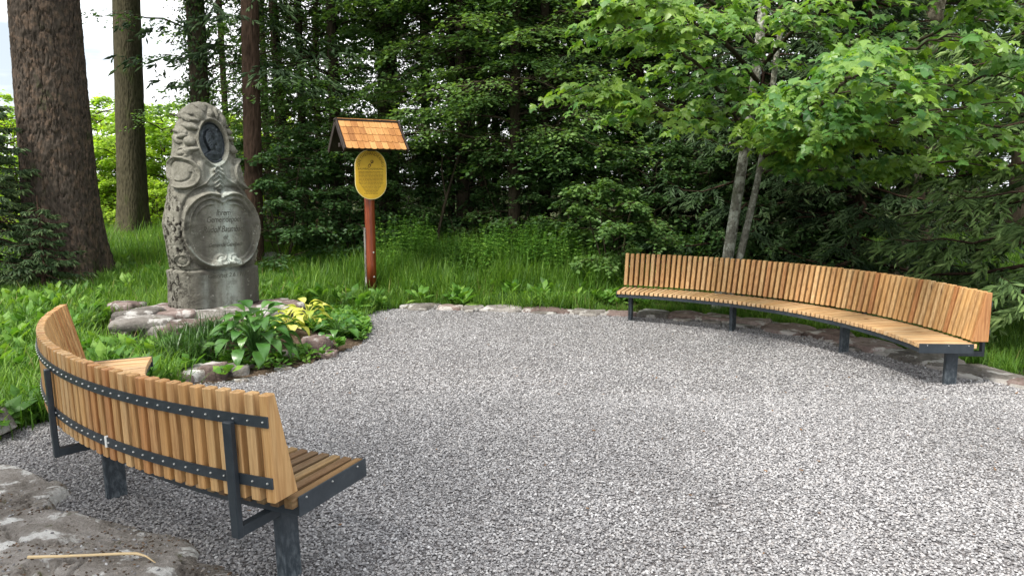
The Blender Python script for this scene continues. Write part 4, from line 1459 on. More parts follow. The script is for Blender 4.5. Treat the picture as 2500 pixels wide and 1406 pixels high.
# dense beech hanging over the middle
lv, wd = broad_crown(140, 1.6, 11, 3.3, 84, 12, 40, .085, .3, .35)
x, y = atd(1255, 430, 14.6)[:2]
WALL = lv.mesh('crown', M['beech'])
tree('beech_tree', 'dense beech whose drooping leafy branches fill the middle of the wood edge', 'tree', x, y,
     trunk_mesh(12, .13, .04, (.2, .1), .2, .04, 16, 30, seed=31, wood=wd), WALL, .7)
for k_, (px, Y, rz_, sc_, lb_) in enumerate([(1130, 15.6, 1.2, .95, 'beech right of the notice board with branches down to the ferns'), (1330, 15.4, 2.9, 1.0, 'beech filling the view just right of the drooping beech'),
                                   (820, 16.8, 4.4, .95, 'beech behind and left of the notice board roof'), (1660, 15.2, .4, .95, 'beech between the thick brown spruce and the maple stems'), (700, 18.5, 3.3, .9, 'beech behind the reddish-brown trunk, leaves against the sky')]):
    x, y = atd(px, 430, Y)[:2]
    tree('beech_tree', lb_, 'tree', x, y, lib_b[0][1] if k_ % 2 else lib_b[1][1], WALL, rz_, sc_)
x, y = atd(1400, 430, 16.2)[:2]
tree('beech_tree', 'second dense beech, just left of the thick brown spruce trunk', 'tree', x, y, lib_b[1][1], lib_b[1][0], 4.0, 1.05)

SHR = ['shrub right of the memorial', 'shrub between the memorial and the notice board post', 'shrub just left of the notice board post', 'shrub just right of the notice board post', 'shrub behind the ferns', 'shrub below the drooping beech', 'shrub right of the drooping beech trunk', 'small bush left of the far bench end', 'small bush at the far end of the right bench', 'shrub behind the far end of the right bench', 'shrub just left of the maple stems', 'shrub just right of the maple stems', 'shrub behind the middle of the right bench', 'shrub behind the near half of the right bench']
lv, wd = broad_crown(160, 5.0, 10.5, 3.4, 44, 10, 40, .12)
tree('shade_tree', 'broadleaf tree beside the path whose crown shades the lower left corner of the gravel', 'tree', -6.3, -1.0,
     trunk_mesh(11, .2, .06, (.2, .1), .25, .04, 20, 40, seed=61, wood=wd), lv.mesh('crown', M['beech']))
# --- undergrowth shrubs at the edge of the wood
for k, (px, Y, sz, mk, sc) in enumerate([(690, 14.0, 0, 'beech_dark', .9), (780, 15.2, 0, 'beech_dark', 1.0), (860, 14.6, 0, 'beech_dark', .9), (990, 15.4, 0, 'beech', .9), (1120, 15.8, 0, 'beech_dark', .9), (1250, 14.8, 0, 'beech_dark', .9),
                                (1360, 15.0, 0, 'beech_dark', .8), (1440, 13.6, 1, 'beech_dark', 1.0), (1500, 12.6, 1, 'beech', 1.1), (1590, 13.4, 0, 'beech_dark', .9),
                                (1700, 13.6, 0, 'beech_dark', .9), (1830, 13.4, 0, 'beech_dark', .9), (1960, 13.0, 0, 'beech_dark', .9), (2080, 12.6, 0, 'beech_dark', .9)]):
    x, y = atd(px, 500, Y)[:2]
    bush('leafy dark green '+SHR[k], x, y, sz, mk, sc, k * 1.3, 'undergrowth along the wood edge')

for k in range(17):
    x, y = atd(600 + k * 115, 500, 30 + 3 * math.sin(k * 2.3))[:2]
    bush('far dark shrub closing the view low down between the trunks of the wood', x, y, 0, 'beech_dark', 1.4 + .2 * math.sin(k), k * 1.9, 'far shrubs behind the wood')
LIM = ['leftmost bright bush at the left picture edge', 'tall bright bush showing left of the huge trunk', 'tall bright bush seen between the huge trunk and the olive trunk', 'bright bush right behind the olive-brown trunk', 'bright bush between the olive-brown trunk and the memorial', 'bright bush directly behind the memorial', 'tall bright bush beyond the left picture edge', 'low bright bush at the foot of the olive-brown trunk, left side', 'small bright bush right of the olive-brown trunk foot', 'bright bush glimpsed right of the memorial', 'bright bush glimpsed left of the notice board', 'low bright bush hidden behind the huge trunk']
# --- sunlit bushes far behind at the left
for k, (px, Y, sc, sz) in enumerate([(30, 24, 1.5, 0), (120, 27, 1.6, 0), (250, 26, 1.75, 0), (330, 29, 1.7, 0), (410, 25, 1.6, 0), (470, 30, 1.8, 0), (-60, 26, 1.9, 0), (290, 23.5, 1.2, 0), (380, 22.5, 1.1, 1),
                                     (560, 26, 1.5, 0), (650, 28, 1.6, 0), (180, 23.5, 1.2, 0)]):
    x, y = atd(px, 500, Y)[:2]
    b_ = bush(LIM[k], x, y, sz, 'lime', sc, k * 2.1, 'sunlit thicket at the back left')
    b_.location.z = .25

# young spruce at far left
def spruce_small(name, label, x, y, seed, h, rad, nb, size, m_='spruce', z0=.15, nside=14, nf=11):
    lv, wd = spruce_crown(seed, z0, h, rad, nb, nside, nf, size)
    return tree(name, label, 'tree', x, y, trunk_mesh(h + .4, .05, .01, (0, 0), .1, .03, 8, 12, seed=seed, mt='bark_brown', wood=wd), lv.mesh('crown', M[m_]), seed)
spruce_small('young_spruce', 'dark young spruce in front of the huge trunk at the left edge', -8.35, 11.9, 71, 3.1, 1.25, 74, .12, 'spruce', .15, 18, 24)
spruce_small('young_spruce', 'small low spruce seedling at the foot of the huge trunk', -7.45, 11.65, 72, 1.5, .85, 40, .10, 'spruce', .1, 14, 22)
# spruces at the right, boughs reaching over the bench end
spruce_small('young_spruce', 'pale-tipped spruce whose boughs reach over the near end of the right bench', 6.75, 8.9, 73, 6.5, 2.7, 100, .15, 'spruce_tip', .3, 20, 16)
spruce_small('young_spruce', 'dark spruce behind the middle of the right bench', 5.6, 12.0, 74, 8, 2.7, 110, .14, 'spruce', .4, 18, 20)
spruce_small('young_spruce', 'dark spruce immediately right of the twin lichen-covered maple stems', 4.3, 13.0, 75, 8, 2.5, 100, .14, 'spruce', .4, 16, 18)

# --- maple
mx, my = 2.86, 10.75
mp = empty('maple_tree', (mx, my, float(gz(mx, my))), 0, 'maple with twin lichen-grey stems and big bright green leaves behind the right bench', 'tree')
oz = mp.location.z
def P3(px, py, Y): q_ = atd(px, py, Y); return np.array([q_[0] - mx, q_[1] - my, q_[2] - oz])
def stem(pts, r0, r1, mt='bark_grey', name='trunk', k=18):
    pts = np.array(pts); n = 60
    t0 = np.linspace(0, 1, len(pts)); t1 = np.linspace(0, 1, n)
    p = np.stack([np.interp(t1, t0, pts[:, i]) for i in range(3)], -1)
    for _ in range(6): p[1:-1] = (p[:-2] + 2 * p[1:-1] + p[2:]) / 4
    rr3 = np.linspace(r0, r1, n) * (1 + .12 * (fbm(t1 * 30, 0 * t1, r0 * 50) - .5)) * (1 + .4 * np.exp(-t1 * 18))
    return MB().tube(p, rr3, k).build(name, M[mt], mp, True)
stem([P3(1742, 800, my), P3(1775, 640, my), P3(1800, 480, my), P3(1825, 320, my), P3(1850, 150, my - .1), P3(1870, -80, my - .2), P3(1890, -300, my)], .088, .05)
stem([P3(1760, 800, my), P3(1808, 620, my), P3(1846, 460, my - .1), P3(1876, 300, my - .3), P3(1900, 100, my - .5), P3(1960, -150, my - .6)], .058, .028, name='second_stem')
mr = np.random.RandomState(44)
boughs = [
    [(1822, 340, 10.7), (1770, 240, 10.2), (1700, 150, 9.6), (1600, 90, 9.0), (1490, 60, 8.6)],
    [(1860, 330, 10.6), (1990, 250, 9.8), (2150, 150, 8.8), (2330, 60, 8.0), (2500, -30, 7.4)],
    [(1865, 380, 10.5), (2000, 330, 9.6), (2180, 260, 8.6), (2380, 190, 7.6), (2560, 150, 7.0)],
    [(1860, 400, 10.6), (1960, 385, 9.8), (2080, 350, 9.0), (2250, 330, 8.2), (2450, 330, 7.5)],
    [(1840, 360, 10.6), (1960, 250, 9.4), (2060, 180, 8.2), (2200, 120, 7.2), (2350, 90, 6.4)],
    [(1850, 200, 10.6), (1780, 110, 9.6), (1700, 60, 8.6), (1600, 20, 7.8), (1500, -10, 7.2)],
    [(1860, 160, 10.5), (1950, 60, 9.4), (2080, -20, 8.2), (2250, -60, 7.2), (2450, -90, 6.6)],
    [(1870, 60, 10.5), (1980, -60, 9.4), (2120, -130, 8.2), (2300, -160, 7.2), (2500, -190, 6.6)],
    [(1845, 250, 10.6), (1730, 300, 10.2), (1640, 270, 9.8), (1540, 230, 9.6), (1450, 210, 9.4)],
    [(1850, 120, 10.7), (1740, 0, 9.8), (1600, -80, 9.0), (1450, -100, 8.4), (1330, -60, 8.0)],
    [(1850, 420, 10.8), (1990, 420, 10.4), (2120, 400, 10.0), (2260, 395, 9.4), (2400, 400, 8.8)],
    [(1855, 280, 10.9), (1950, 210, 11.2), (2080, 180, 11.4), (2220, 150, 11.4), (2380, 120, 11.2)],
    [(1830, 300, 10.9), (1930, 340, 9.6), (2030, 320, 8.6), (2160, 300, 7.6), (2330, 270, 6.9)],
    [(1860, 330, 10.6), (1930, 300, 8.9), (2000, 260, 7.6), (2060, 200, 6.6), (2140, 160, 6.0)],
]
lp, ld, ln_, ls = [], [], [], []
tw = MB()
for bi, b_ in enumerate(boughs):
    p = np.array([P3(*q_) for q_ in b_])
    t0 = np.linspace(0, 1, 5); t1 = np.linspace(0, 1, 24)
    p = np.stack([np.interp(t1, t0, p[:, i]) for i in range(3)], -1)
    for _ in range(4): p[1:-1] = (p[:-2] + 2 * p[1:-1] + p[2:]) / 4
    p += mr.normal(0, .02, p.shape) * np.linspace(0, 1, 24)[:, None]
    MB().tube(p, np.linspace(.034, .007, 24), 8).build('limb', M['bark_dark'], mp, True)
    for k in range(34):
        t = mr.uniform(.10, 1.0)
        c = np.array([np.interp(t * 23, range(24), p[:, i]) for i in range(3)])
        dd = p[min(int(t * 23) + 1, 23)] - p[min(int(t * 23), 22)]
        az = math.atan2(dd[1], dd[0]) + mr.choice([-1, 1]) * mr.uniform(.4, 1.5)
        l2 = mr.uniform(.35, 1.0)
        sp = limb_path(c, az, mr.uniform(-.25, .25), l2, .15, 6, .08, mr)
        tw.tube(sp, np.linspace(.008, .003, 6), 4)
        for m_ in range(mr.randint(12, 22)):
            tt2 = mr.uniform(.15, 1.05)
            e = np.array([np.interp(tt2 * 5, range(6), sp[:, i]) for i in range(3)])
            a2 = az + mr.uniform(-1.7, 1.7)
            pet = np.array([math.cos(a2), math.sin(a2), mr.uniform(-.3, .5)]) * mr.uniform(.05, .16)
            if mr.rand() < .2: tw.tube([e, e + pet * .5, e + pet], .0018, 3)
            lp.append(e + pet)
            ld.append((math.cos(a2), math.sin(a2), mr.uniform(-.95, -.15)))
            ln_.append((mr.normal(0, .35), mr.normal(-.25, .35), 1))
            ls.append(mr.uniform(.085, .155) * (1.0 if tt2 < .8 else .8))
lp, ld, ln_, ls = map(np.array, (lp, ld, ln_, ls))
tw.build('twigs', M['bark_dark'], mp, True)
# the 300 that show largest are single leaves, the rest one mass
wp_ = lp + np.array([mx, my, oz])
dist = np.linalg.norm(wp_ - np.array([0, 0, CAMH]), axis=1)
yc_ = wp_[:, 1] * math.cos(PITCH) - (wp_[:, 2] - CAMH) * math.sin(PITCH)
zc_ = wp_[:, 1] * math.sin(PITCH) + (wp_[:, 2] - CAMH) * math.cos(PITCH)
inf = (np.abs(wp_[:, 0] / yc_) < .66) & (zc_ / yc_ < .37)
score = np.where(inf, ls / dist, 0)
order = np.argsort(-score)
single, rest = order[:300], order[300:]
tints = np.clip(mr.normal(.5, .18, len(lp)) + .25 * (fbm(lp[:, 0] * .9, lp[:, 1] * .9, lp[:, 2] * 1.3, 2) - .5) * 2, 0, 1)
lib_ml = []
for k in range(6):
    mb_ = MB(); v_ = MAPLE_V.copy(); v_[:, 2] += mr.normal(0, .035, 15); v_[:, :2] *= mr.uniform(.93, 1.07, (15, 2))
    mb_.add(v_, MAPLE[1], float([.15, .35, .5, .62, .78, .95][k]))
    lib_ml.append(mb_.mesh('leaf', M['maple']))
for i_ in single:
    D_ = Vector(ld[i_]).normalized(); N_ = Vector(ln_[i_]); X_ = D_.cross(N_).normalized(); N_ = X_.cross(D_)
    mt_ = Matrix((X_, D_, N_)).transposed().to_4x4()
    o = link('leaf', lib_ml[int(np.clip(tints[i_] * 6, 0, 5))], mp)
    o.matrix_basis = Matrix.Translation(Vector(lp[i_])) @ mt_ @ Matrix.Scale(float(ls[i_]), 4)
mb_ = MB()
for k in range(6):
    v_ = MAPLE_V.copy(); v_[:, 2] += mr.normal(0, .05, 15) - .12 * v_[:, 1] ** 2; v_[:, :2] *= mr.uniform(.9, 1.1, (15, 2))
    qk = rest[k::6]
    leaves(mb_, lp[qk], ld[qk], ln_[qk], ls[qk], (v_, MAPLE[1]), tints[qk], mr)
tag(mb_.build('crown', M['maple'], mp), kind='stuff')

# leafy branches hanging into the sky gap at the top left
lv, wd = broad_crown(150, 3.6, 6.8, 2.3, 15, 8, 24, .085, .35, .1)
x, y = atd(500, 300, 15.9)[:2]
bt_ = tree('beech_tree', 'thin beech with leafy twigs hanging against the sky left of the ivy-clad trunk', 'tree', x, y, trunk_mesh(9, .05, .02, (0, 0), .1, .03, 8, 20, seed=40, wood=wd), lv.mesh('crown', M['beech_dark']), 0)

# ------------------------------------------------------------------ grass, weeds, ferns
def blade_tuft(seed, n, h, w, spread, m_, bend=.5, name='tuft'):
    r = np.random.RandomState(seed)
    mb_ = MB()
    for k in range(n):
        a = r.uniform(0, 6.28); L = h * r.uniform(.5, 1.2); b = bend * r.uniform(.2, 1.4)
        p0 = np.array([r.normal(0, spread), r.normal(0, spread), 0])
        d = np.array([math.cos(a), math.sin(a), 0]); s_ = np.array([-math.sin(a), math.cos(a), 0])
        t = np.array([0, .35, .7, 1.0])
        c = p0 + d * (b * L * t ** 2 * .8)[:, None] + np.array([0, 0, 1.0]) * (L * (t - .35 * b * t ** 2.2))[:, None]
        ww = w * np.array([.8, 1, .7, 0]) * r.uniform(.7, 1.3)
        V = [c[0] - s_ * ww[0], c[0] + s_ * ww[0], c[1] - s_ * ww[1], c[1] + s_ * ww[1], c[2] - s_ * ww[2], c[2] + s_ * ww[2], c[3]]
        mb_.add(V, [np.array([(0, 1, 3, 2), (2, 3, 5, 4)]), np.array([(4, 5, 6)])], np.clip(r.normal(.5, .2), 0, 1))
    return mb_.mesh(name, M[m_])


tufts = [blade_tuft(k, 34, .26, .0042, .07, 'grass', .8) for k in range(6)]
M['dry'] = mat('dry_grass', (.22, .19, .075), .8)[0]
tufts.append(blade_tuft(97, 2, .30, .003, .08, 'dry', .7))
tall = [blade_tuft(20 + k, 26, .62, .0045, .10, 'grass', .5) for k in range(4)]


def rosette(seed, n, L, w, m_, up=.5):
    r = np.random.RandomState(seed); mb_ = MB()
    a = r.uniform(0, 6.28, n)
    el = r.uniform(.1, 1.1, n) * up
    dr = np.stack([np.cos(a), np.sin(a), el], -1)
    P_ = np.stack([r.normal(0, .02, n), r.normal(0, .02, n), r.uniform(0, .06, n)], -1) + dr * .02
    bv = np.array([(0, 0, 0), (w * .5, .25, .02), (w, .6, .0), (0, 1, -.12), (-w, .6, .0), (-w * .5, .25, .02), (0, .55, .05)])
    bf = np.array([(6, 0, 1), (6, 1, 2), (6, 2, 3), (6, 3, 4), (6, 4, 5), (6, 5, 0)])
    leaves(mb_, P_, dr, np.tile([0, 0, 1.0], (n, 1)) + r.normal(0, .2, (n, 3)), L * r.uniform(.6, 1.2, n), (bv, bf), r=r)
    return mb_.mesh('weed', M[m_])


weeds = [rosette(k, 11, .20, .22, 'weed', 1.3) for k in range(5)]
smallweeds = [rosette(10 + k, 12, .09, .32, 'weed', 1.0) for k in range(4)]


def stalk(seed, h):
    """nettle or tall herb: upright stem with paired drooping leaves"""
    r = np.random.RandomState(seed); mb_ = MB()
    for q in range(5):
        bx, by = r.normal(0, .08, 2); hh = h * r.uniform(.7, 1.1)
        tp = np.array([bx + r.normal(0, .08), by + r.normal(0, .08), hh])
        mb_.tube([(bx, by, 0), tuple((np.array([bx, by, 0]) + tp) / 2), tuple(tp)], [.004, .003, .002], 3, .3)
        n = 18
        t = np.repeat(np.linspace(.25, 1, n // 2), 2); a = np.arange(n) * 1.57 + np.tile([0, 3.14], n // 2) + r.uniform(0, 3)
        P_ = np.array([bx, by, 0]) * (1 - t[:, None]) + tp * t[:, None]
        dr = np.stack([np.cos(a), np.sin(a), np.full(n, -.25)], -1)
        leaves(mb_, P_, dr, np.tile([0, 0, 1.0], (n, 1)), .085 * (1.15 - t * .7), r=r)
    return mb_.mesh('herb', M['weed' if seed % 2 else 'fern'])
herbs = [stalk(k, .75) for k in range(4)]


def region(n, x0, x1, y0, y1, cond):
    x = rs.uniform(x0, x1, n); y = rs.uniform(y0, y1, n)
    k = cond(x, y)
    return x[k], y[k]


# keep-out: plinth, bed, foreground slabs
BED = np.array([tuple(at(px, py, .0)[:2]) for px, py in [(395, 905), (440, 950), (560, 940), (650, 920), (730, 900), (800, 875), (885, 842), (895, 800), (860, 765), (740, 745), (600, 790), (450, 800), (380, 850)]])
def off_plinth(x, y): return np.hypot((x - MX - .0) / 1.45, (y - MY + .38) / 1.32) > 1
def off_line(x, y, pts, w):
    d = np.full(np.shape(x), 9.0)
    for (x1, y1), (x2, y2) in zip(pts[:-1], pts[1:]):
        t = np.clip(((x - x1) * (x2 - x1) + (y - y1) * (y2 - y1)) / ((x2 - x1) ** 2 + (y2 - y1) ** 2), 0, 1)
        d = np.minimum(d, np.hypot(x - x1 - t * (x2 - x1), y - y1 - t * (y2 - y1)))
    return d > w
g_ok = lambda x, y: off_line(x, y, back_edge, .11) & (np.hypot(x - SP[0] - .05, y - SP[1] + .28) > .36) & off_line(x, y, right_edge, .27) & (~inside(x, y)) & off_plinth(x, y) & (~inside(x, y, BED)) & (np.abs(x) < y * .78 + .6) & ~((x < -1.2) & (y < 4.9) & (x > -3.9))
x, y = region(60000, -12, 12, 3.5, 21, g_ok)
k = rs.rand(len(x)) < np.clip(1.1 - (y - 10) / 14, .3, 1); x, y = x[k], y[k]
k = ~((x > 1.5) & (y > 12.5) & (rs.rand(len(x)) < .6)); x, y = x[k], y[k]
k = ~((x > 4.0) & (y < 11.5) & (rs.rand(len(x)) < .3)); x, y = x[k], y[k]
near = 1 - .45 * ((x > 1.2) & (y < 11.5)) - .35 * sst(.6, 0, np.abs(y - 11.2)) * (x > -2)
P = np.stack([x, y, gz(x, y) - .01], -1)
scatter('grass', tufts, P, rs.uniform(0, 6.28, len(x)), rs.uniform(.6, 1.35, len(x)) * near * (.85 + .5 * fbm(x, y)), tilt=rs.normal(0, .12, (len(x), 2)), label='lush green grass round the memorial and behind the gravel', cat='grass')
x, y = region(5200, -11, 3.5, 11.6, 20, lambda x, y: g_ok(x, y) & (fbm(x * .7, y * .7, 9) > .46))
x2, y2 = region(2600, -2.6, 2.6, 12.0, 15, lambda x, y: g_ok(x, y))
x, y = np.r_[x, x2], np.r_[y, y2]
scatter('tall_grass', tall, np.stack([x, y, gz(x, y) - .02], -1), rs.uniform(0, 6.28, len(x)), rs.uniform(.4, 1.1, len(x)) * (.55 + .9 * fbm(x * 1.5, y * 1.5, 6)), tilt=rs.normal(0, .16, (len(x), 2)), label='taller arching grass at the edge of the wood', cat='grass')
x, y = region(9000, -10, 8, 4.5, 14, lambda x, y: g_ok(x, y) & (fbm(x * .9, y * .9, 4) > .47) & ((x < -2.3) | (y > 10.9)))
k = ((y < 10.9) | (rs.rand(len(x)) < .45)) & ((y < 12.8) | (rs.rand(len(x)) < .4)); x, y = x[k], y[k]
xq, yq = region(140, -2.4, 2.2, 10.4, 12.6, g_ok)
x, y = np.r_[x, xq], np.r_[y, yq]
scatter('broadleaf_weeds', weeds, np.stack([x, y, gz(x, y) + .02 + rs.uniform(0, .1, len(x))], -1), rs.uniform(0, 6.28, len(x)), rs.uniform(.45, 1.15, len(x)), tilt=rs.normal(0, .15, (len(x), 2)), label='broad-leaved weeds mixed into the grass', cat='weeds')
x, y = region(900, -2.4, 3.2, 12.6, 15.4, lambda x, y: fbm(x * 1.1, y * 1.1, 12) > .42)
scatter('tall_herbs', herbs, np.stack([x, y, gz(x, y)], -1), rs.uniform(0, 6.28, len(x)), rs.uniform(.7, 1.35, len(x)), label='upright nettles and herbs in front of the dark wood', cat='herbs')
# low weeds creeping over the bed and the gravel edge
x, y = region(3000, -4.5, -1.2, 6.3, 10.8, lambda x, y: inside(x, y, BED) & (fbm(x * 2.5, y * 2.5, 3) > .54))
x2, y2 = region(2600, -2.7, -1.3, 8.6, 10.8, lambda x, y: inside(x, y, BED) & (fbm(x * 2.5, y * 2.5, 8) > .42))
x, y = np.r_[x, x2], np.r_[y, y2]


def bedz(x, y):
    """the bed is heaped up a little towards the plinth"""
    c = np.array([-3.0, 8.3])
    d = np.hypot((x - c[0]) / 1.35, (y - c[1]) / 1.6)
    return gz(x, y) + .20 * (1 - sst(.1, 1.0, d)) + .012 + .03 * (fbm(x * 6, y * 6) - .5)
scatter('creeping_weeds', smallweeds, np.stack([x, y, bedz(x, y)], -1), rs.uniform(0, 6.28, len(x)), rs.uniform(.35, 1.1, len(x)), tilt=rs.normal(0, .2, (len(x), 2)), label='low creeping weeds over the flower bed in front of the plinth', cat='weeds')

# bed surface
xs_, ys_ = np.arange(-4.6, -1.4, .05), np.arange(6.3, 10.9, .05)
X, Y = np.meshgrid(xs_, ys_, indexing='ij')
ok = inside(X[:-1, :-1] + .025, Y[:-1, :-1] + .025, BED)
V = np.stack([X, Y, bedz(X, Y)], -1).reshape(-1, 3); ny = X.shape[1]
i, j = np.nonzero(ok)
F = np.stack([i * ny + j, (i + 1) * ny + j, (i + 1) * ny + j + 1, i * ny + j + 1], -1)
used = np.unique(F); remap = np.zeros(len(V), int); remap[used] = np.arange(len(used))
tag(MB().add(V[used], remap[F]).build('flower_bed_soil', M['bed'], smooth=True), kind='structure')

# stones edging the bed
be = empty('bed_edging', (*at(560, 930, 0)[:2], 0), 0, 'rough brown stones bordering the flower bed by the gravel', 'stone edging')
for k, (px, py, w, d, h, mk) in enumerate([(432, 925, .30, .25, .14, 'rock'), (480, 918, .26, .24, .16, 'rock_mossy'), (525, 915, .28, .24, .17, 'rock'), (575, 905, .30, .2, .12, 'rock_grey'), (625, 890, .22, .2, .10, 'rock'),
                                           (645, 880, .16, .16, .12, 'rock_grey'), (705, 868, .24, .2, .13, 'rock_grey'), (745, 862, .2, .2, .14, 'rock'), (775, 850, .36, .3, .22, 'rock'), (690, 893, .18, .14, .07, 'rock_grey'),
                                           (800, 862, .2, .2, .1, 'rock'), (590, 925, .14, .12, .06, 'rock_mossy')]):
    x, y = at(px, py, .05)[:2]
    put_stone(be, x - be.location.x, y - be.location.y, float(gz(x, y)) - .03, w, d, h, k * .8, 300 + k, mk, tilt=.1 * math.sin(k * 3))

# flat stone in the grass right of the memorial
x, y = at(655, 683, .62)[:2]
o = put_stone(None, *Gz(655, 690)[:2], float(gz(*Gz(655, 690)[:2])) + .24, .32, .24, .07, .2, 401, 'mortar', 'flat_rock')
o.location.z = float(gz(o.location.x, o.location.y)) - .02; o.scale = (1.1, 1.1, 4.2)
tag(o, 'pale flat-topped stone in the grass just right of the memorial', 'rock')


# hostas
def hosta_leaf(seed, ratio=.62):
    r = np.random.RandomState(seed)
    n = 7
    V, F = [], []
    t = np.linspace(0, 1, n)
    wdt = ratio * .5 * np.sin(np.pi * np.clip(t, 0, 1) ** .8) ** .8
    zc = .10 * np.sin(t * 2.4) - .42 * t ** 2.4
    for k in range(n):
        for s_ in (-1, -.5, 0, .5, 1):
            V.append((s_ * wdt[k], t[k] * (1 - .08 * abs(s_)), zc[k] + .16 * abs(s_) * wdt[k] * 2 + .012 * math.sin(k * 2 + s_ * 4)))
    for k in range(n - 1):
        for c in range(4): F.append((k * 5 + c, k * 5 + c + 1, (k + 1) * 5 + c + 1, (k + 1) * 5 + c))
    return np.array(V), np.array(F)


def hosta(label, px, py, n, L, mk, seed, rad, cat='hosta plant', group=None, z=.1, hmax=.38):
    x, y = at(px, py, z)[:2]
    zz = float(bedz(np.array(x), np.array(y)))
    root = empty('hosta', (x, y, zz), 0, label, cat, group)
    r = np.random.RandomState(seed)
    lib = []
    for k in range(4):
        v_, f_ = hosta_leaf(k, [.62, .55, .7, .58][k])
        lib.append(MB().add(v_, f_, [.3, .5, .65, .85][k]).mesh('leaf', M[mk], True))
    st_ = MB()
    for k in range(n):
        a = k * 2.4 + r.uniform(-.3, .3); f = (k + .5) / n
        rd = rad * math.sqrt(f) * r.uniform(.75, 1.1); h = hmax * (1 - .85 * f ** 1.3) * r.uniform(.8, 1.1) + .04
        b = Vector((math.cos(a) * rd, math.sin(a) * rd, h))
        st_.tube([(0, 0, 0), (b.x * .35, b.y * .35, h * .75), tuple(b)], [.006, .005, .004], 4, .6)
        D_ = Vector((math.cos(a), math.sin(a), .55 - 1.1 * f + r.uniform(-.2, .2))).normalized()
        N_ = Vector((r.uniform(-.25, .25), r.uniform(-.25, .25), 1)); X_ = D_.cross(N_).normalized(); N_ = X_.cross(D_)
        o = link('leaf', lib[r.randint(4)], root)
        o.matrix_basis = Matrix.Translation(b) @ Matrix((X_, D_, N_)).transposed().to_4x4() @ Matrix.Scale(L * r.uniform(.75, 1.15), 4)
    st_.build('stems', M[mk], root, True)
    return root


hosta('large green broad-leaved hosta in the bed below the memorial', 622, 868, 56, .22, 'hosta', 5, .36, z=.1, hmax=.44)
# dry leaves blown over the gravel
xl, yl = region(1500, -3.5, 6, 2.6, 10.8, lambda x, y: inside(x, y))
kl = rs.rand(len(xl)) < .22; xl, yl = xl[kl], yl[kl]
dl_ = MB().add([(0, 0, .004), (.30, .35, .10), (.22, .75, .02), (0, 1, .12), (-.25, .7, .05), (-.28, .3, .02)], [np.array([(0, 1, 2, 3)]), np.array([(0, 3, 4, 5)])]).mesh('dry_leaf', mat('dry_leaf', (.16, .09, .045), .8)[0])
scatter('fallen_leaves', [dl_], np.stack([xl, yl, gz(xl, yl) + .016], -1), rs.uniform(0, 6.28, len(xl)), rs.uniform(.012, .035, len(xl)), tilt=rs.normal(0, .3, (len(xl), 2)), label='a few dry brown leaf scraps blown over the gravel', cat='fallen leaves')
hosta('golden-yellow hosta, the upper one right of the green hosta', 752, 792, 24, .165, 'hosta_y', 6, .24, z=.15, hmax=.24)
hosta('golden-yellow hosta, the smaller lower one against the green hosta', 705, 822, 14, .17, 'hosta_y', 8, .17, z=.12, hmax=.16)
hosta('mid-green hosta at the right end of the bed by the gravel', 822, 810, 22, .15, 'hosta', 9, .22, z=.12, hmax=.2)
# strawberry-like plants in front of the bed
sb_lib = [rosette(40 + k, 14, .10, .42, 'weed', 1.2) for k in range(2)]
for k, (px, py, s_) in enumerate([(468, 918, 1.1), (552, 930, .8), (815, 855, .9), (600, 905, .7)]):
    x, y = at(px, py, .03)[:2]
    o = link('strawberry_plant', sb_lib[k % 2], None, (x, y, float(gz(x, y)) + .05), (0, 0, k), (s_ * 1.3,) * 3)
    tag(o, ['light green leafy plant beside the seat end of the left bench', 'small leafy plant at the gravel edge below the green hosta', 'spreading leafy weed at the right tip of the bed', 'small low weed between the bed stones'][k], 'weed')

# dark grass clumps left of the hosta
gt = blade_tuft(60, 420, .46, .006, .16, 'grass_dark', 1.3, 'grass_clump')
for k, (px, py, s_, lab) in enumerate([(455, 880, 1.0, 'dense dark arching grass clump between the left bench seat and the green hosta'), (520, 850, .8, 'smaller dark grass clump tucked against the green hosta')]):
    x, y = at(px, py, .08)[:2]
    o = link('grass_clump', gt, None, (x, y, float(bedz(np.array(x), np.array(y))) - .02), (0, 0, k * 2), (s_,) * 3)
    tag(o, lab, 'grass clump')


# ferns
def fern_mesh(seed, nf=11, L=.8):
    r = np.random.RandomState(seed); mb_ = MB()
    for k in range(nf):
        a = k * 2 * np.pi / nf + r.uniform(-.2, .2); l = L * r.uniform(.7, 1.1)
        t = np.linspace(0, 1, 30)
        d = np.array([math.cos(a), math.sin(a), 0]); sd_ = np.array([-math.sin(a), math.cos(a), 0])
        c = d * (l * .75 * t ** 1.1)[:, None] + np.array([0, 0, 1.0]) * (l * (1.0 * t - .55 * t ** 2.3))[:, None]
        mb_.tube(c[::6], .004, 3, .4)
        for sg_ in (-1, 1):
            ln = .20 * l * np.sin(np.pi * np.clip(t * .93 + .07, 0, 1)) + .01
            dr = sd_ * sg_ + d * .35 + np.array([0, 0, -.12])
            bv = np.array([(0, 0, 0), (.13, .3, .0), (0, 1, -.08), (-.13, .3, .0)])
            n = len(t)
            leaves(mb_, c[2:], np.tile(dr, (n - 2, 1)), np.tile([0, 0, 1.0], (n - 2, 1)) + r.normal(0, .1, (n - 2, 3)), ln[2:], (bv, DIAMOND[1]), r=r)
    return mb_.mesh('fern', M['fern'])
fm = [fern_mesh(1), fern_mesh(2)]
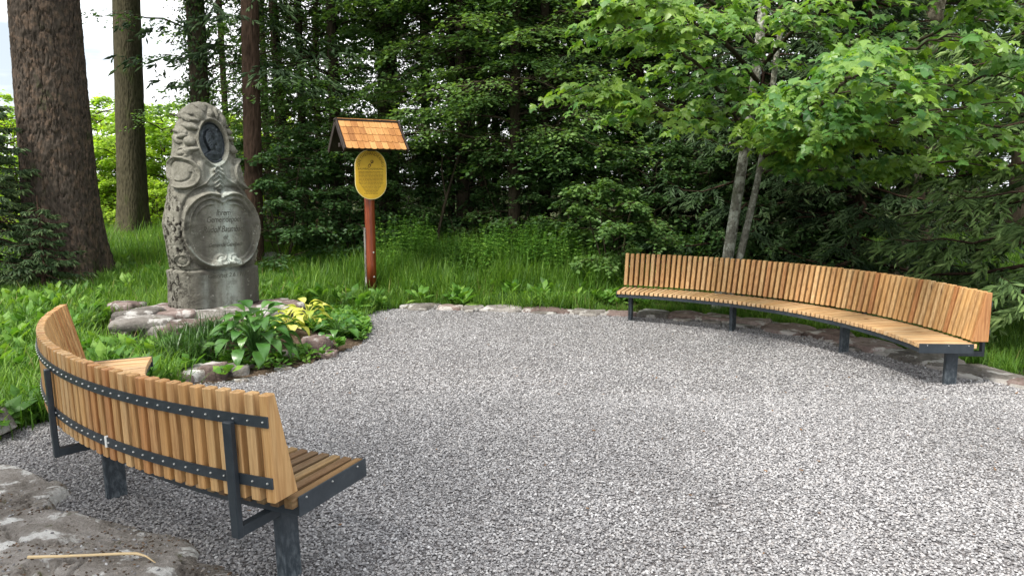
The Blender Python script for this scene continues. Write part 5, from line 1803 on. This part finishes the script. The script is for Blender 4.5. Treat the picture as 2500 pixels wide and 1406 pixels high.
for k, (px, py, s_, lab) in enumerate([(1035, 690, 1.15, 'largest bright green fern in the grass between the notice board and the beech'),
                                       (965, 685, .8, 'smaller fern right beside the red-brown post'),
                                       (1010, 655, .9, 'fern standing behind the largest fern, partly in shade'),
                                       (1265, 690, .6, 'low fern-like plant in the middle of the grassy bank')]):
    x, y = Gz(px, py)[:2]
    o = link('fern', fm[k % 2], None, (x, y, float(gz(x, y))), (0, 0, k * 1.1), (s_,) * 3)
    tag(o, lab, 'fern')

# ------------------------------------------------------------------ foreground slabs at the left
def rock_fg(px, py, w, d, h, a, seed, mk, label, z=None, tilt=0.0):
    x, y = at(px, py, .22)[:2]
    o = put_stone(None, x, y, float(gz(x, y)) - .06, w, d, h, a, seed, mk, 'edging_rock', tilt)
    tag(o, label, 'rock')
    return o
def slab_hi(w, d, h, seed, mk):
    r = np.random.RandomState(seed)
    n = 90; na_ = 120
    rr_ = np.linspace(0, 1, n)[:, None]; aa_ = np.linspace(0, 2 * np.pi, na_, endpoint=False)[None]
    ex = .7
    out_ = 1 + .10 * np.sin(2 * aa_ + r.uniform(0, 6)) + .08 * np.sin(3 * aa_ + r.uniform(0, 6)) + .05 * np.sin(7 * aa_ + r.uniform(0, 6)) + .06 * (fbm(np.cos(aa_) * 4 + seed, np.sin(aa_) * 4) - .5)
    X_ = np.sign(np.cos(aa_)) * np.abs(np.cos(aa_)) ** ex * w / 2 * out_ * rr_
    Y_ = np.sign(np.sin(aa_)) * np.abs(np.sin(aa_)) ** ex * d / 2 * out_ * rr_
    Z_ = h * (1 - np.clip((rr_ - .86) / .14, 0, 1) ** 2.5) + .06 * (fbm(X_ * 2.5 + seed, Y_ * 2.5) - .5) + .03 * (fbm(X_ * 9, Y_ * 9 + seed, 1, 5, .6) - .5)
    Z_ = Z_ - .03 * np.exp(-((fbm(X_ * 3, Y_ * 3, seed) - .5) / .02) ** 2)
    V = np.stack([X_, Y_, Z_], -1).reshape(-1, 3)
    i, j = np.meshgrid(np.arange(n - 1), np.arange(na_), indexing='ij'); j2 = (j + 1) % na_
    return MB().add(V, np.stack([i * na_ + j, (i + 1) * na_ + j, (i + 1) * na_ + j2, i * na_ + j2], -1).reshape(-1, 4)).mesh('edging_rock', M[mk], True)
for k, (x, y, w, d, h, a, mk, lab, zz) in enumerate([
        (-2.02, 3.02, 1.75, .98, .065, -.40, 'rock_mossy', 'broad mossy slab with a pale patch in the bottom left corner, under the dry stalk', .0),
        (-3.08, 3.84, 1.25, .95, .09, -.5, 'rock_mossy', 'mossy slab at the left edge below the leaning grey rock', .0),
        (-1.38, 2.72, .62, .50, .045, -.3, 'rock_mossy', 'smaller flat slab at the bottom edge right of the dry stalk', .0),
        (-3.85, 5.0, .62, .40, .15, .5, 'rock_grey', 'grey wedge-shaped rock leaning behind the left bench', .0),
        (-3.95, 4.55, .60, .50, .16, .2, 'rock_grey', 'dark upright rock at the left edge in shadow', .0)]):
    o = link('edging_rock', slab_hi(w, d, h, 500 + k, mk), None, (x, y, float(gz(x, y)) + .005 + zz), (0, .0 if k != 3 else -.25, a))
    tag(o, lab, 'rock')

# crumbs of soil, chips and bark lying on the slabs
from mathutils.bvhtree import BVHTree
bpy.context.view_layer.update()
dg_ = bpy.context.evaluated_depsgraph_get()
trees_ = [(o_.matrix_world.copy(), o_.matrix_world.inverted(), BVHTree.FromObject(o_, dg_)) for o_ in C.objects if o_.name.startswith('edging_rock')]
lp_ = []
def top_z(x, y):
    best = None
    for mw, mi, bv in trees_:
        h_ = bv.ray_cast(mi @ Vector((x, y, 3)), (mi.to_3x3() @ Vector((0, 0, -1))).normalized())
        if h_[0] is not None:
            z = (mw @ h_[0]).z
            if best is None or z > best: best = z
    return best
xx_ = rs.uniform(-3.9, -.95, 9000); yy_ = rs.uniform(2.3, 4.4, 9000)
kk_ = (fbm(xx_ * 2.6, yy_ * 2.6, 2.2) > .50) | (rs.rand(9000) < .10)
for x, y in zip(xx_[kk_], yy_[kk_]):
    z = top_z(x, y)
    if z is not None and z > float(gz(x, y)) + .01: lp_.append((x, y, z + .002))
lp_ = np.array(lp_)
crumb = chip(77); crumb.materials.clear(); crumb.materials.append(mat('dark_crumbs', (.085, .06, .042), .9)[0])
crumb2 = chip(78); crumb2.materials.clear(); crumb2.materials.append(mat('pale_crumbs', (.26, .23, .2), .9)[0])
scatter('stone_litter', [crumb, crumb2, crumb, chips[0], dl_], lp_, rs.uniform(0, 6.28, len(lp_)), rs.uniform(.006, .018, len(lp_)), tilt=rs.normal(0, .3, (len(lp_), 2)), label='crumbs of soil, bark and grit lying on the flat foreground slabs', cat='litter')

# dry stalk lying on the slab
pts = [(70, 1383), (150, 1379), (230, 1374), (300, 1369), (335, 1367), (358, 1372), (380, 1381)]
st_ = [at(px, py, .14) for px, py in pts]
st_ = [np.array([q_[0], q_[1], (top_z(q_[0], q_[1]) or q_[2] - .012) + .012]) for q_ in st_]
zs_ = np.array([q_[2] for q_ in st_]); zs_ = np.linspace(zs_[0], zs_[-2], len(zs_)) + max(0, float(np.max(zs_[:-1] - np.linspace(zs_[0], zs_[-2], len(zs_))[:-1])))
for q_, z_ in zip(st_, zs_): q_[2] = z_
o0 = st_[0].copy()
st_[-1][2] -= .01
sk = MB().tube([q_ - o0 for q_ in st_], [.0075, .0065, .0062, .0065, .007, .004, .002], 8, cap=True)
o = sk.build('dry_stalk', M['straw'], smooth=True, loc=o0)
tag(o, 'pale dry plant stalk lying across the mossy slab at bottom left', 'stalk')
print('TREES', cnt)
